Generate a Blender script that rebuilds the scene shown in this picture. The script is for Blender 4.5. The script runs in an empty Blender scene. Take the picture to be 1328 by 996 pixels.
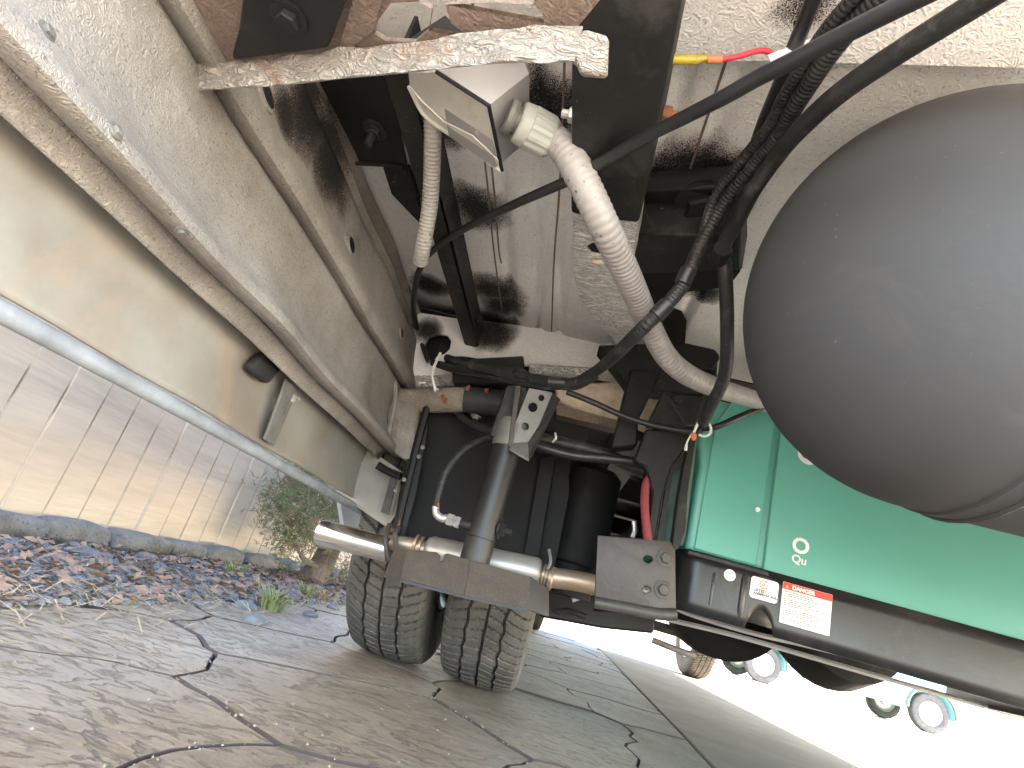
import bpy, bmesh, math, random
from mathutils import Vector, Matrix, noise
from mathutils.geometry import tessellate_polygon
rnd = random.Random(7)
S = bpy.context.scene
COL = S.collection
# ------------------------------------------------------------------ camera
PW, PH = 1328., 996.
FOC = 752.; CX, CY = 664., 498.; VX, VY = 697., 783.; ROLL = math.radians(16.5); CAMH = .22
_f = Vector((VX-CX, -(VY-CY), -FOC)).normalized()
_h = Vector((math.cos(ROLL), -math.sin(ROLL), 0))
_u = _h.cross(_f).normalized()
if _u.y < 0: _u = -_u
_x = _f.cross(_u)
R3 = Matrix((_x, _f, _u))            # camera axes -> world axes
cam_d = bpy.data.cameras.new('camera'); cam = bpy.data.objects.new('camera', cam_d); COL.objects.link(cam)
cam.matrix_world = Matrix.Translation((0, 0, CAMH)) @ R3.to_4x4()
cam_d.sensor_fit = 'HORIZONTAL'; cam_d.sensor_width = 36; cam_d.lens = FOC/PW*36
cam_d.clip_start = .01; cam_d.clip_end = 3000
S.camera = cam
# ------------------------------------------------------------------ light
SUN_EL = math.radians(33); SUN_AZ = math.radians(93)     # azimuth measured from +Y (forward) towards +X (right)
w = bpy.data.worlds.new('World'); S.world = w; w.use_nodes = True
nt = w.node_tree; bg = nt.nodes['Background']
sky = nt.nodes.new('ShaderNodeTexSky'); sky.sky_type = 'NISHITA'; sky.sun_disc = False
sky.sun_elevation = SUN_EL; sky.sun_rotation = SUN_AZ
nt.links.new(sky.outputs[0], bg.inputs[0]); bg.inputs[1].default_value = .15
sl = bpy.data.lights.new('sun', 'SUN'); sl.energy = 5; sl.angle = math.radians(.5); sl.color = (1, .93, .84)
so = bpy.data.objects.new('sun', sl); COL.objects.link(so)
sd = Vector((math.sin(SUN_AZ)*math.cos(SUN_EL), math.cos(SUN_AZ)*math.cos(SUN_EL), math.sin(SUN_EL)))
so.rotation_euler = sd.to_track_quat('Z', 'Y').to_euler(); so.location = sd*20
S.view_settings.view_transform = 'Standard'; S.view_settings.look = 'None'
S.view_settings.exposure = 4.25; S.view_settings.gamma = 1
try:
    S.cycles.max_bounces = 8; S.cycles.diffuse_bounces = 6
except Exception: pass
# ------------------------------------------------------------------ helpers
def P(px, py, X=None, Y=None, Z=None):
    d = R3 @ Vector((px-CX, -(py-CY), -FOC)).normalized()
    t = X/d.x if X is not None else (Y/d.y if Y is not None else (Z-CAMH)/d.z)
    return d*t + Vector((0, 0, CAMH))
def empty(name, loc, label, cat, group=None):
    o = bpy.data.objects.new(name, None); COL.objects.link(o); o.location = loc; o.empty_display_size = .05
    o['label'] = label; o['category'] = cat
    if group: o['group'] = group
    return o
def tag(o, label=None, cat=None, group=None, kind=None):
    if label: o['label'] = label
    if cat: o['category'] = cat
    if group: o['group'] = group
    if kind: o['kind'] = kind
    return o
def wloc(o):
    v = Vector(o.location)
    while o.parent: o = o.parent; v += o.location
    return v
def mk(name, verts, faces, m, parent=None, smooth=False, bevel=0, seg=1, label=None, auto=None):
    vs = [Vector(v) for v in verts]
    lo = Vector([min(v[i] for v in vs) for i in range(3)]); hi = Vector([max(v[i] for v in vs) for i in range(3)])
    c = (lo+hi)/2
    me = bpy.data.meshes.new(name); me.from_pydata([v-c for v in vs], [], faces); me.materials.append(m)
    bm = bmesh.new(); bm.from_mesh(me); bmesh.ops.recalc_face_normals(bm, faces=bm.faces)
    if bevel:
        ed = [e for e in bm.edges if len(e.link_faces) == 2 and e.calc_face_angle(0) > .5]
        try: bmesh.ops.bevel(bm, geom=ed, offset=bevel, segments=seg, profile=.5, affect='EDGES', clamp_overlap=True)
        except Exception: pass
    bm.to_mesh(me); bm.free()
    if smooth or bevel:
        me.shade_smooth() if hasattr(me, 'shade_smooth') else None
        try: me.set_sharp_from_angle(angle=math.radians(auto or 40))
        except Exception: pass
    o = bpy.data.objects.new(name, me); COL.objects.link(o)
    if parent:
        o.parent = parent; o.location = c - wloc(parent)
    else: o.location = c
    if label: o['label'] = label
    return o
def flat(name, pts, thick, m, parent=None, holes=(), bevel=0, direction=None, label=None, seg=1):
    """prism from a 3D polygon; pushed away from the camera by thick (or along direction)"""
    pts = [Vector(p) for p in pts]
    n = Vector((0, 0, 0)); c = sum(pts, Vector())/len(pts)
    for i in range(len(pts)):
        n += (pts[i]-c).cross(pts[(i+1) % len(pts)]-c)
    n.normalize()
    if n.dot(c-Vector((0, 0, CAMH))) < 0: n = -n
    d = Vector(direction)*1. if direction is not None else n*thick
    loops = [pts]+[[Vector(q) for q in h] for h in holes]
    allv = [v for l in loops for v in l]; N = len(allv)
    faces = []
    if holes:
        for t in tessellate_polygon(loops):
            faces.append(tuple(t)); faces.append(tuple(i+N for i in reversed(t)))
    else:
        faces += [tuple(range(N)), tuple(reversed(range(N, 2*N)))]
    k = 0
    for l in loops:
        L = len(l)
        for i in range(L):
            a, b = k+i, k+(i+1) % L
            faces.append((a, b, b+N, a+N))
        k += L
    return mk(name, allv+[v+d for v in allv], faces, m, parent, bevel=bevel, label=label, seg=seg)
def pp(pix, **kw): return [P(x, y, **kw) for x, y in pix]
def box(name, x, y, z, m, parent=None, bevel=0, label=None, seg=1):
    v = [(a, b, c) for a in x for b in y for c in z]
    f = [(0, 1, 3, 2), (4, 6, 7, 5), (0, 4, 5, 1), (2, 3, 7, 6), (0, 2, 6, 4), (1, 5, 7, 3)]
    return mk(name, v, f, m, parent, bevel=bevel, label=label, seg=seg)
def spline(pts, n=8):
    pts = [Vector(p) for p in pts]; out = []
    q = [pts[0]*2-pts[1]]+pts+[pts[-1]*2-pts[-2]]
    for i in range(1, len(q)-2):
        p0, p1, p2, p3 = q[i-1:i+3]
        for k in range(n):
            t = k/n
            out.append(.5*((2*p1)+(p2-p0)*t+(2*p0-5*p1+4*p2-p3)*t*t+(-p0+3*p1-3*p2+p3)*t**3))
    out.append(pts[-1]); return out
def resample(pts, step):
    out = [pts[0].copy()]; acc = 0; i = 0; cur = pts[0].copy()
    for a, b in zip(pts, pts[1:]):
        L = (b-a).length
        if L == 0: continue
        d = step-acc
        while d <= L:
            out.append(a+(b-a)*(d/L)); d += step
        acc = (acc+L) % step
    return out
def tube(name, pts, r, m, parent=None, seg=14, sm=True, label=None, n=8, ring=None, hexed=False, dirt=0):
    """r: number or list per control point. ring=(pitch, depth): corrugation"""
    pts = [Vector(p) for p in pts]
    rs = [r]*len(pts) if not isinstance(r, (list, tuple)) else list(r)
    if len(pts) > 2 and sm:
        path = spline(pts, n)
        rr = [rs[min(i//n, len(rs)-1)]*(1-(i % n)/n)+rs[min(i//n+1, len(rs)-1)]*((i % n)/n) for i in range(len(path))]
    else: path, rr = pts, rs
    if ring:
        cum = [0]
        for a, b in zip(path, path[1:]): cum.append(cum[-1]+(b-a).length)
        np_ = []; nr = []; s = 0; j = 0; st = ring[0]/6
        while s < cum[-1]:
            while cum[j+1] < s: j += 1
            t = (s-cum[j])/max(1e-9, cum[j+1]-cum[j])
            np_.append(path[j].lerp(path[j+1], t))
            ph = (s/ring[0]) % 1
            nr.append((rr[j]*(1-t)+rr[j+1]*t) - ring[1]*(1 if .55 < ph < .95 else (0 if ph < .45 else .5)))
            s += st
        path, rr = np_, nr
    V = []; F = []
    T0 = (path[1]-path[0]).normalized(); up = Vector((0, 0, 1)) if abs(T0.z) < .9 else Vector((1, 0, 0))
    nrm = T0.cross(up).normalized()
    for i, p in enumerate(path):
        T = (path[min(i+1, len(path)-1)]-path[max(i-1, 0)]).normalized()
        nrm = (nrm-T*nrm.dot(T)).normalized(); bn = T.cross(nrm)
        for k in range(seg):
            a = 2*math.pi*k/seg
            V.append(p+(nrm*math.cos(a)+bn*math.sin(a))*rr[i])
    for i in range(len(path)-1):
        for k in range(seg):
            a = i*seg+k; b = i*seg+(k+1) % seg
            F.append((a, b, b+seg, a+seg))
    F.append(tuple(range(seg))); F.append(tuple(reversed(range((len(path)-1)*seg, len(path)*seg))))
    return mk(name, V, F, m, parent, smooth=True, label=label)
def lathe(name, p0, p1, prof, m, parent=None, seg=32, label=None, flatang=None, hexa=False):
    """prof: list of (t along p0->p1 in metres, radius)"""
    p0 = Vector(p0); p1 = Vector(p1); T = (p1-p0).normalized()
    up = Vector((0, 0, 1)) if abs(T.z) < .9 else Vector((1, 0, 0)); n = T.cross(up).normalized(); b = T.cross(n)
    V = []; F = []
    if hexa: seg = 6
    for t, r in prof:
        for k in range(seg):
            a = 2*math.pi*k/seg; V.append(p0+T*t+(n*math.cos(a)+b*math.sin(a))*max(r, 1e-5))
    L = len(prof)
    for i in range(L-1):
        for k in range(seg):
            a = i*seg+k; c = i*seg+(k+1) % seg; F.append((a, c, c+seg, a+seg))
    F.append(tuple(range(seg))); F.append(tuple(reversed(range((L-1)*seg, L*seg))))
    return mk(name, V, F, m, parent, smooth=True, label=label, auto=35)
def bolt(name, p, n, r, m, parent, washer=True, stick=None, label=None):
    p = Vector(p); n = Vector(n).normalized(); h = r*.9
    o = lathe(name, p-n*.001, p+n, [(0, r*.98), (.001+h*.85, r), (.001+h, r*.85)], m, parent, hexa=True, label=label)
    if washer: lathe('washer', p-n*.001, p+n, [(0, r*1.55), (.001+r*.22, r*1.55), (.001+r*.25, r*1.45)], m, o, seg=20)
    if stick: lathe('thread', p, p+n, [(0, r*.55), (stick, r*.55)], m, o, seg=10)
    return o
def circ(c, r, ax, ay, n=16, ry=None):
    c = Vector(c); ax = Vector(ax); ay = Vector(ay)
    return [c+ax*math.cos(2*math.pi*i/n)*r+ay*math.sin(2*math.pi*i/n)*(ry or r) for i in range(n)]
def pcirc(x, y, r, n=14, ry=None, rot=0, **kw):
    o = []
    for i in range(n):
        a = 2*math.pi*i/n; u = math.cos(a)*r; v = math.sin(a)*(ry or r)
        o.append(P(x+u*math.cos(rot)-v*math.sin(rot), y+u*math.sin(rot)+v*math.cos(rot), **kw))
    return o
# ------------------------------------------------------------------ materials
def nodes(m): m.use_nodes = True; return m.node_tree, m.node_tree.nodes['Principled BSDF']
def ramp(nt, fac, stops):
    r = nt.nodes.new('ShaderNodeValToRGB'); e = r.color_ramp.elements
    while len(e) < len(stops): e.new(.5)
    for el, (p, c) in zip(e, stops): el.position = p; el.color = (*c, 1) if len(c) == 3 else c
    nt.links.new(fac, r.inputs[0]); return r
def nz(nt, scale, detail=5, rough=.6, vec=None, dist=0):
    n = nt.nodes.new('ShaderNodeTexNoise'); n.inputs['Scale'].default_value = scale; n.inputs['Detail'].default_value = detail
    n.inputs['Roughness'].default_value = rough; n.inputs['Distortion'].default_value = dist
    if vec is not None: nt.links.new(vec, n.inputs['Vector'])
    return n
def mth(nt, op, a, b=None, clamp=False):
    n = nt.nodes.new('ShaderNodeMath'); n.operation = op; n.use_clamp = clamp
    for i, v in enumerate((a, b)):
        if v is None: continue
        if isinstance(v, (int, float)): n.inputs[i].default_value = v
        else: nt.links.new(v, n.inputs[i])
    return n.outputs[0]
def mixc(nt, fac, a, b):
    n = nt.nodes.new('ShaderNodeMix'); n.data_type = 'RGBA'
    for i, v in ((0, fac), (6, a), (7, b)):
        if isinstance(v, tuple): n.inputs[i].default_value = (*v[:3], 1)
        elif isinstance(v, (int, float)): n.inputs[i].default_value = v
        else: nt.links.new(v, n.inputs[i])
    return n.outputs[2]
def pos(nt, sc=(1, 1, 1), rot=(0, 0, 0)):
    g = nt.nodes.new('ShaderNodeNewGeometry'); mp = nt.nodes.new('ShaderNodeMapping')
    mp.inputs['Scale'].default_value = sc; mp.inputs['Rotation'].default_value = rot
    nt.links.new(g.outputs['Position'], mp.inputs[0]); return mp.outputs[0]
def mat(name, c, rough=.6, metal=0, c2=None, sc=20, bump=.3, bsc=60, speck=None, spt=.62, ssc=400, stretch=(1, 1, 1), spec=.5, bd=.002, dust=None, dsc=9, dth=(.5, .75)):
    m = bpy.data.materials.new(name); nt, b = nodes(m)
    v = pos(nt, stretch)
    c2 = c2 or tuple(x*.72 for x in c)
    n = nz(nt, sc, 6, .65, v); r = ramp(nt, n.outputs[0], [(.3, c2), (.7, c)]); col = r.outputs[0]
    if dust:
        d = nz(nt, dsc, 8, .7, v, .6); dr = ramp(nt, d.outputs[0], [(dth[0], (0, 0, 0)), (dth[1], (1, 1, 1))])
        col = mixc(nt, dr.outputs[0], col, dust)
    if speck:
        s = nz(nt, ssc, 2, .5, v); sr = ramp(nt, s.outputs[0], [(spt, (0, 0, 0)), (spt+.04, (1, 1, 1))])
        col = mixc(nt, sr.outputs[0], col, speck)
    nt.links.new(col, b.inputs['Base Color'])
    b.inputs['Roughness'].default_value = rough; b.inputs['Metallic'].default_value = metal; b.inputs['Specular IOR Level'].default_value = spec
    rn = mth(nt, 'ADD', mth(nt, 'MULTIPLY', n.outputs[0], .25), rough-.12); nt.links.new(rn, b.inputs['Roughness'])
    if bump:
        bn = nz(nt, bsc, 5, .6, v); bb = nt.nodes.new('ShaderNodeBump'); bb.inputs['Strength'].default_value = bump; bb.inputs['Distance'].default_value = bd
        nt.links.new(bn.outputs[0], bb.inputs['Height']); nt.links.new(bb.outputs[0], b.inputs['Normal'])
    return m
OVER = []   # centres of dark overspray blotches: (point, radius)
def coat(name, c, c2, wr=.5, wsc=90, stretch=(1, 1, 1), over=True, amb=.0, tint=None, bd=.004, rg=.66, cd=.25):
    """pale sprayed-on undercoating, wrinkled, with black overspray speckle"""
    m = bpy.data.materials.new(name); nt, b = nodes(m)
    v = pos(nt); vs = pos(nt, stretch)
    n = nz(nt, 7, 8, .65, v); col = ramp(nt, n.outputs[0], [(.32, c2), (.66, c)]).outputs[0]
    if tint:
        t = nz(nt, 14, 6, .7, v, 1); tr = ramp(nt, t.outputs[0], [(.55, (0, 0, 0)), (.72, (1, 1, 1))])
        col = mixc(nt, tr.outputs[0], col, tint)
    fine = nz(nt, 750, 2, .6, v).outputs[0]
    if over:
        acc = None; dn = nz(nt, 16, 5, .6, v).outputs[0]; geo = nt.nodes.new('ShaderNodeNewGeometry')
        for p, r in OVER:
            d = nt.nodes.new('ShaderNodeVectorMath'); d.operation = 'DISTANCE'; nt.links.new(geo.outputs['Position'], d.inputs[0]); d.inputs[1].default_value = p
            dd = mth(nt, 'ADD', mth(nt, 'DIVIDE', d.outputs['Value'], r), mth(nt, 'MULTIPLY', mth(nt, 'SUBTRACT', dn, .5), 1.1))
            k = mth(nt, 'SUBTRACT', 1.35, dd, True)
            acc = k if acc is None else mth(nt, 'MAXIMUM', acc, k)
        if acc is not None:
            f = mth(nt, 'ADD', mth(nt, 'MULTIPLY', acc, 1.0), mth(nt, 'MULTIPLY', mth(nt, 'SUBTRACT', fine, .5), 2.6))
            fr = ramp(nt, f, [(.36, (0, 0, 0)), (.56, (1, 1, 1))])
            br = ramp(nt, acc, [(.12, (0, 0, 0)), (.45, (1, 1, 1))])
            col = mixc(nt, mth(nt, 'MULTIPLY', br.outputs[0], .45), col, (.13, .07, .035))
            col = mixc(nt, mth(nt, 'MULTIPLY', fr.outputs[0], ramp(nt, acc, [(.05, (0, 0, 0)), (.3, (1, 1, 1))]).outputs[0]), col, (.012, .011, .011))
    sp = nz(nt, 320, 2, .5, v).outputs[0]
    col = mixc(nt, mth(nt, 'MULTIPLY', ramp(nt, sp, [(.62, (0, 0, 0)), (.7, (1, 1, 1))]).outputs[0], .55), col, tuple(x*.35 for x in c2))
    b.inputs['Roughness'].default_value = rg; b.inputs['Specular IOR Level'].default_value = .3
    vo = nt.nodes.new('ShaderNodeTexNoise'); vo.inputs['Scale'].default_value = wsc; vo.inputs['Detail'].default_value = 4; vo.inputs['Distortion'].default_value = 1.2
    nt.links.new(vs, vo.inputs['Vector'])
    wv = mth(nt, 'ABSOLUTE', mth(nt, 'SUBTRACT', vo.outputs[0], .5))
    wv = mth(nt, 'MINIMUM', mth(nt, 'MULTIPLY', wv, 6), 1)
    crease_shade = ramp(nt, wv, [(.0, (1, 1, 1)), (.38, (0, 0, 0))])
    col = mixc(nt, mth(nt, 'MULTIPLY', crease_shade.outputs[0], cd), col, tuple(x*.25 for x in c2))  # crease shade mixed into the colour, as diffuse light leaves wrinkles faint
    nt.links.new(col, b.inputs['Base Color'])
    hgt = mth(nt, 'ADD', wv, mth(nt, 'MULTIPLY', fine, .15))
    bb = nt.nodes.new('ShaderNodeBump'); bb.inputs['Strength'].default_value = wr; bb.inputs['Distance'].default_value = bd
    nt.links.new(hgt, bb.inputs['Height']); nt.links.new(bb.outputs[0], b.inputs['Normal'])
    return m
FZ = .79
for x, y, r in ((618, 270, .055), (575, 262, .05), (640, 375, .06), (650, 395, .05), (560, 370, .045), (905, 228, .06), (870, 235, .05), (935, 222, .04), (915, 380, .035), (538, 235, .04), (700, 140, .06), (560, 150, .05)):
    OVER.append((P(x, y, Z=FZ), r))
for x, y, r in ((430, 205, .07), (402, 150, .06), (360, 150, .03)):
    OVER.append((P(x, y, X=-.41), r))
OVER.append((P(555, 430, Y=1.2), .035)); OVER.append((P(640, 430, Y=1.2), .05)); OVER.append((P(1037, 30, Z=.74), .03)); 
M = {}
M['coat'] = coat('pale_undercoating', (.88, .88, .88), (.76, .755, .75), .4, 110, bd=.003, cd=.08)
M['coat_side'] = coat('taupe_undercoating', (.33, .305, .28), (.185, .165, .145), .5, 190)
M['coat_lip'] = coat('wrinkled_white_undercoating', (.44, .41, .38), (.33, .30, .27), .8, 62, (1, 2.6, 2.6), over=False, tint=(.32, .21, .14), bd=.0045, rg=.85)
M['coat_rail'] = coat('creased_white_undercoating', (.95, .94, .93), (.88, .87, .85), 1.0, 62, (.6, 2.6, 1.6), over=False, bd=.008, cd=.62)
M['coat_dark'] = coat('brown_undercoating', (.26, .20, .165), (.13, .10, .085), .35, 90, over=False)
M['stub'] = coat('stained_stub_coating', (.46, .41, .35), (.22, .17, .135), .8, 120, over=False, tint=(.20, .12, .07))
M['skirt'] = mat('grey_skirt_backing', (.27, .275, .255), .45, 0, (.17, .145, .12), 5, .15, 40, dust=(.30, .22, .16), dsc=4)
M['skirt_edge'] = mat('pale_blue_skirt_edge', (.27, .29, .32), .4, 0, (.15, .16, .175), 25, .3, 60)
M['black'] = mat('black_painted_steel', (.014, .014, .0155), .5, 0, (.008, .008, .009), 12, .25, 90, dust=(.035, .033, .031), dsc=11, dth=(.55, .85), spec=.3)
M['blackdust'] = mat('dusty_black_steel', (.022, .022, .022), .55, 0, (.011, .011, .011), 14, .35, 90, dust=(.060, .057, .052), dsc=26, dth=(.52, .8), speck=(.14, .13, .12), spt=.72, ssc=130, spec=.3)
M['rubber'] = mat('black_rubber', (.010, .010, .011), .65, 0, (.006, .006, .007), 8, .15, 50, spec=.25, dust=(.022, .021, .02), dsc=7)
M['tyre'] = mat('tyre_rubber', (.095, .087, .078), .8, 0, (.050, .047, .043), 18, .35, 160, dust=(.15, .13, .11), dsc=7, dth=(.5, .9), spec=.3)
M['tank'] = mat('dark_grey_coated_tank', (.058, .058, .060), .75, 0, (.047, .047, .049), 5, .15, 70, speck=(.10, .095, .09), spt=.735, ssc=150, dust=(.082, .075, .068), dsc=9, dth=(.55, .85), spec=.3)
M['harness'] = mat('black_harness_tape', (.024, .024, .025), .5, 0, (.012, .012, .013), 30, .4, 130, dust=(.085, .08, .075), dsc=45, dth=(.5, .8), spec=.4)
M['cable'] = mat('black_cable_jacket', (.022, .022, .025), .38, 0, (.016, .016, .018), 8, .1, 60)
M['boxmetal'] = mat('grey_painted_box_steel', (.40, .395, .40), .42, .25, (.33, .325, .33), 10, .08, 300)
M['bright'] = mat('bare_bright_steel', (.80, .78, .74), .4, .15, (.62, .59, .54), 14, .15, 40, dust=(.38, .30, .23), dsc=10, dth=(.55, .8))
M['chrome'] = mat('polished_exhaust_steel', (.85, .84, .82), .18, 1, (.75, .70, .62), 6, .04, 60)
M['exhaust'] = mat('heat_tanned_pipe_steel', (.46, .36, .27), .42, .6, (.30, .22, .16), 14, .2, 80, stretch=(.6, 1, 1), dust=(.16, .12, .09), dsc=22)
M['muffler'] = mat('grey_muffler_steel', (.42, .40, .37), .4, .5, (.30, .28, .26), 12, .12, 80)
M['foot'] = mat('sandy_brown_steel_foot', (.060, .048, .037), .75, .0, (.034, .027, .021), 30, .6, 320, speck=(.11, .085, .064), spt=.63, ssc=900, spec=.3)
M['footdark'] = mat('dark_grey_steel_side', (.035, .036, .038), .6, 0, (.024, .024, .026), 14, .3, 200, spec=.3)
M['plate'] = mat('brown_grey_bracket_steel', (.058, .050, .043), .5, .1, (.032, .026, .022), 14, .4, 160, speck=(.11, .09, .072), spt=.66, ssc=700, dust=(.09, .077, .066), dsc=6, spec=.4)
M['cyl'] = mat('satin_black_cylinder', (.016, .016, .017), .42, 0, (.012, .012, .013), 10, .06, 200, speck=(.12, .12, .12), spt=.74, ssc=220, spec=.4)
M['bracket'] = mat('grey_pressed_steel', (.20, .195, .18), .5, .2, (.12, .115, .105), 16, .25, 120, dust=(.05, .045, .042), dsc=14, dth=(.52, .8))
M['conduit'] = mat('light_grey_conduit_jacket', (.37, .35, .35), .45, 0, (.27, .25, .245), 12, .1, 50, speck=(.10, .09, .085), spt=.68, ssc=160, dust=(.24, .21, .18), dsc=18, dth=(.5, .8))
M['conduit2'] = mat('grey_dirty_conduit_jacket', (.33, .315, .30), .5, 0, (.25, .235, .22), 10, .1, 50, speck=(.08, .07, .065), spt=.68, ssc=240)
M['nut'] = mat('grey_nylon_fitting', (.42, .43, .40), .45, 0, (.34, .35, .32), 14, .08, 80, dust=(.28, .24, .19), dsc=30, dth=(.55, .85))
M['zinc'] = mat('zinc_plated_fitting', (.55, .55, .53), .35, .6, (.33, .31, .29), 60, .2, 200)
M['rust'] = mat('rusty_steel', (.28, .10, .04), .8, .1, (.10, .045, .025), 60, .5, 200)
M['red'] = mat('red_wire_jacket', (.75, .035, .07), .4, 0, (.6, .03, .05), 20, 0)
M['redhose'] = mat('red_ribbed_hose', (.27, .045, .05), .6, 0, (.16, .03, .035), 40, .3, 200)
M['yellow'] = mat('yellow_crimp_sleeve', (.50, .42, .03), .3, 0, (.30, .22, .02), 60, 0)
M['orange'] = mat('orange_crimp_end', (.85, .22, .09), .4, 0, None, 20, 0)
M['white'] = mat('white_plastic', (.78, .78, .78), .4, 0, (.66, .66, .67), 20, 0)
M['label'] = mat('white_sticker', (.72, .71, .67), .4, 0, (.64, .63, .59), 30, 0)
M['red_label'] = mat('red_sticker_band', (.70, .03, .02), .4, 0, None, 20, 0)
M['ink'] = mat('grey_print', (.06, .06, .065), .5, 0, None, 20, 0)
M['orange_ink'] = mat('orange_print', (.75, .16, .07), .5, 0, None, 20, 0)
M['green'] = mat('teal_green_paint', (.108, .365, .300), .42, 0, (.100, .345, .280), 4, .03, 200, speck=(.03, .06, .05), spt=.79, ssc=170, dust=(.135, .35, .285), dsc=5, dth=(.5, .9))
M['green_side'] = mat('grey_teal_side_paint', (.10, .17, .145), .6, 0, (.06, .09, .08), 8, .1, 100)  # greyer, darker teal than the front paint
M['gbase'] = mat('black_glossy_tray', (.013, .013, .015), .34, 0, (.009, .009, .010), 8, .12, 60, dust=(.06, .047, .037), dsc=6, dth=(.54, .78), speck=(.09, .075, .062), spt=.70, ssc=300, spec=.4)
M['foam'] = mat('yellowed_foam_seam', (.80, .72, .58), .8, 0, (.50, .38, .25), 30, .9, 60, bd=.006)
M['fence'] = mat('pale_tan_fence_board', (.56, .455, .33), .7, 0, (.43, .34, .235), 6, .4, 40, stretch=(1, .3, 3), dust=(.36, .29, .21), dsc=3)
M['bark'] = mat('grey_shredded_bark', (.24, .20, .17), .9, 0, (.11, .085, .07), 30, 1, 60, stretch=(2, 2, .3), bd=.01)
M['leaf'] = mat('juniper_needles', (.17, .20, .075), .7, 0, (.10, .12, .045), 12, 0)
M['leaf_dry'] = mat('dry_juniper_needles', (.27, .18, .10), .8, 0, (.17, .10, .06), 12, 0)
M['grass'] = mat('grass_blade_green', (.22, .26, .09), .6, 0, (.15, .17, .06), 12, 0)
M['straw'] = mat('dry_straw', (.42, .34, .19), .8, 0, (.28, .2, .11), 12, 0)
M['litter'] = mat('brown_leaf_litter', (.27, .17, .11), .8, 0, (.13, .08, .055), 40, .3, 60)
M['grit'] = mat('sandy_grit', (.30, .25, .18), .8, 0, (.13, .11, .085), 90, 0)
M['stone'] = mat('blue_grey_river_stone', (.175, .18, .185), .8, 0, (.075, .078, .08), 14, .5, 90, spec=.25, speck=(.32, .30, .27), spt=.68, ssc=140)
M['edging'] = mat('grey_edging_stone', (.15, .14, .125), .85, 0, (.07, .064, .056), 14, .9, 40, bd=.008, speck=(.05, .045, .04), spt=.62, ssc=120)
M['soil'] = mat('brown_garden_soil', (.16, .115, .085), .95, 0, (.08, .058, .045), 22, 1, 60, speck=(.3, .27, .24), spt=.6, ssc=120, bd=.01)
M['concrete'] = mat('smooth_grey_concrete', (.34, .285, .21), .85, 0, (.26, .218, .16), 5, .3, 120, speck=(.14, .12, .09), spt=.70, ssc=90, dust=(.21, .178, .13), dsc=1.4, dth=(.45, .75), spec=.2)
M['joint'] = mat('sandy_joint_filling', (.075, .058, .042), .95, 0, (.08, .06, .05), 40, 1, 120)
M['ground'] = mat('pale_driveway_ground', (.46, .43, .38), .85, 0, (.38, .355, .31), 1, .3, 40)
M['teal'] = mat('aqua_car_paint', (.22, .55, .56), .3, 0, (.20, .52, .53), 3, 0)
M['glass'] = mat('dark_car_glass', (.03, .04, .045), .08, 0, None, 3, 0)
M['trim'] = mat('olive_grey_arch_trim', (.10, .11, .085), .6, 0, None, 3, 0)
M['body'] = mat('white_body_wall', (.60, .60, .66), .35, 0, (.55, .55, .62), 3, .03, 30)
M['rim'] = mat('silver_steel_rim', (.55, .54, .51), .35, .7, (.42, .40, .37), 12, .1, 40)
M['silver'] = mat('bright_aluminium', (.75, .75, .73), .3, .6, None, 20, .05)
def slate():
    m = bpy.data.materials.new('stamped_slate_concrete'); nt, b = nodes(m)
    v = pos(nt, (1, 1, 1)); vs = pos(nt, (1.0, 1.9, 1), (0, 0, math.radians(-14)))
    oi = nt.nodes.new('ShaderNodeObjectInfo')
    n = nz(nt, 3.2, 8, .65, v, .5); n2 = nz(nt, 17, 7, .7, vs, .4)
    col = ramp(nt, n.outputs[0], [(.30, (.185, .125, .072)), (.5, (.285, .218, .145)), (.70, (.37, .295, .205))]).outputs[0]
    col = mixc(nt, mth(nt, 'MULTIPLY', ramp(nt, n2.outputs[0], [(.42, (0, 0, 0)), (.62, (1, 1, 1))]).outputs[0], .35), col, (.27, .24, .205))
    col = mixc(nt, mth(nt, 'MULTIPLY', oi.outputs['Random'], .22), col, (.16, .15, .145))
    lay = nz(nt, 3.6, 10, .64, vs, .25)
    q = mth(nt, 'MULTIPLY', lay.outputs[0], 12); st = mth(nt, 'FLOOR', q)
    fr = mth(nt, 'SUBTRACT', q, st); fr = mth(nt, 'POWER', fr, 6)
    ledge_shade = mth(nt, 'MULTIPLY', fr, ramp(nt, nz(nt, 2.2, 3, .5, v).outputs[0], [(.35, (.25, .25, .25)), (.6, (1, 1, 1))]).outputs[0])  # shade of the relief ledges painted into the colour; soft light shows little bump
    col = mixc(nt, mth(nt, 'MULTIPLY', ledge_shade, .42), col, (.055, .046, .038))
    fine_ = nz(nt, 130, 3, .6, v).outputs[0]
    col = mixc(nt, mth(nt, 'MULTIPLY', ramp(nt, fine_, [(.56, (0, 0, 0)), (.72, (1, 1, 1))]).outputs[0], .4), col, (.10, .085, .07))
    nt.links.new(col, b.inputs['Base Color'])
    hgt = mth(nt, 'ADD', mth(nt, 'MULTIPLY', mth(nt, 'ADD', st, fr), .10), mth(nt, 'MULTIPLY', n2.outputs[0], .10))
    bb = nt.nodes.new('ShaderNodeBump'); bb.inputs['Strength'].default_value = 1; bb.inputs['Distance'].default_value = .055
    nt.links.new(hgt, bb.inputs['Height']); nt.links.new(bb.outputs[0], b.inputs['Normal'])
    b.inputs['Roughness'].default_value = .62; b.inputs['Specular IOR Level'].default_value = .3
    return m
M['slate'] = slate()
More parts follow.
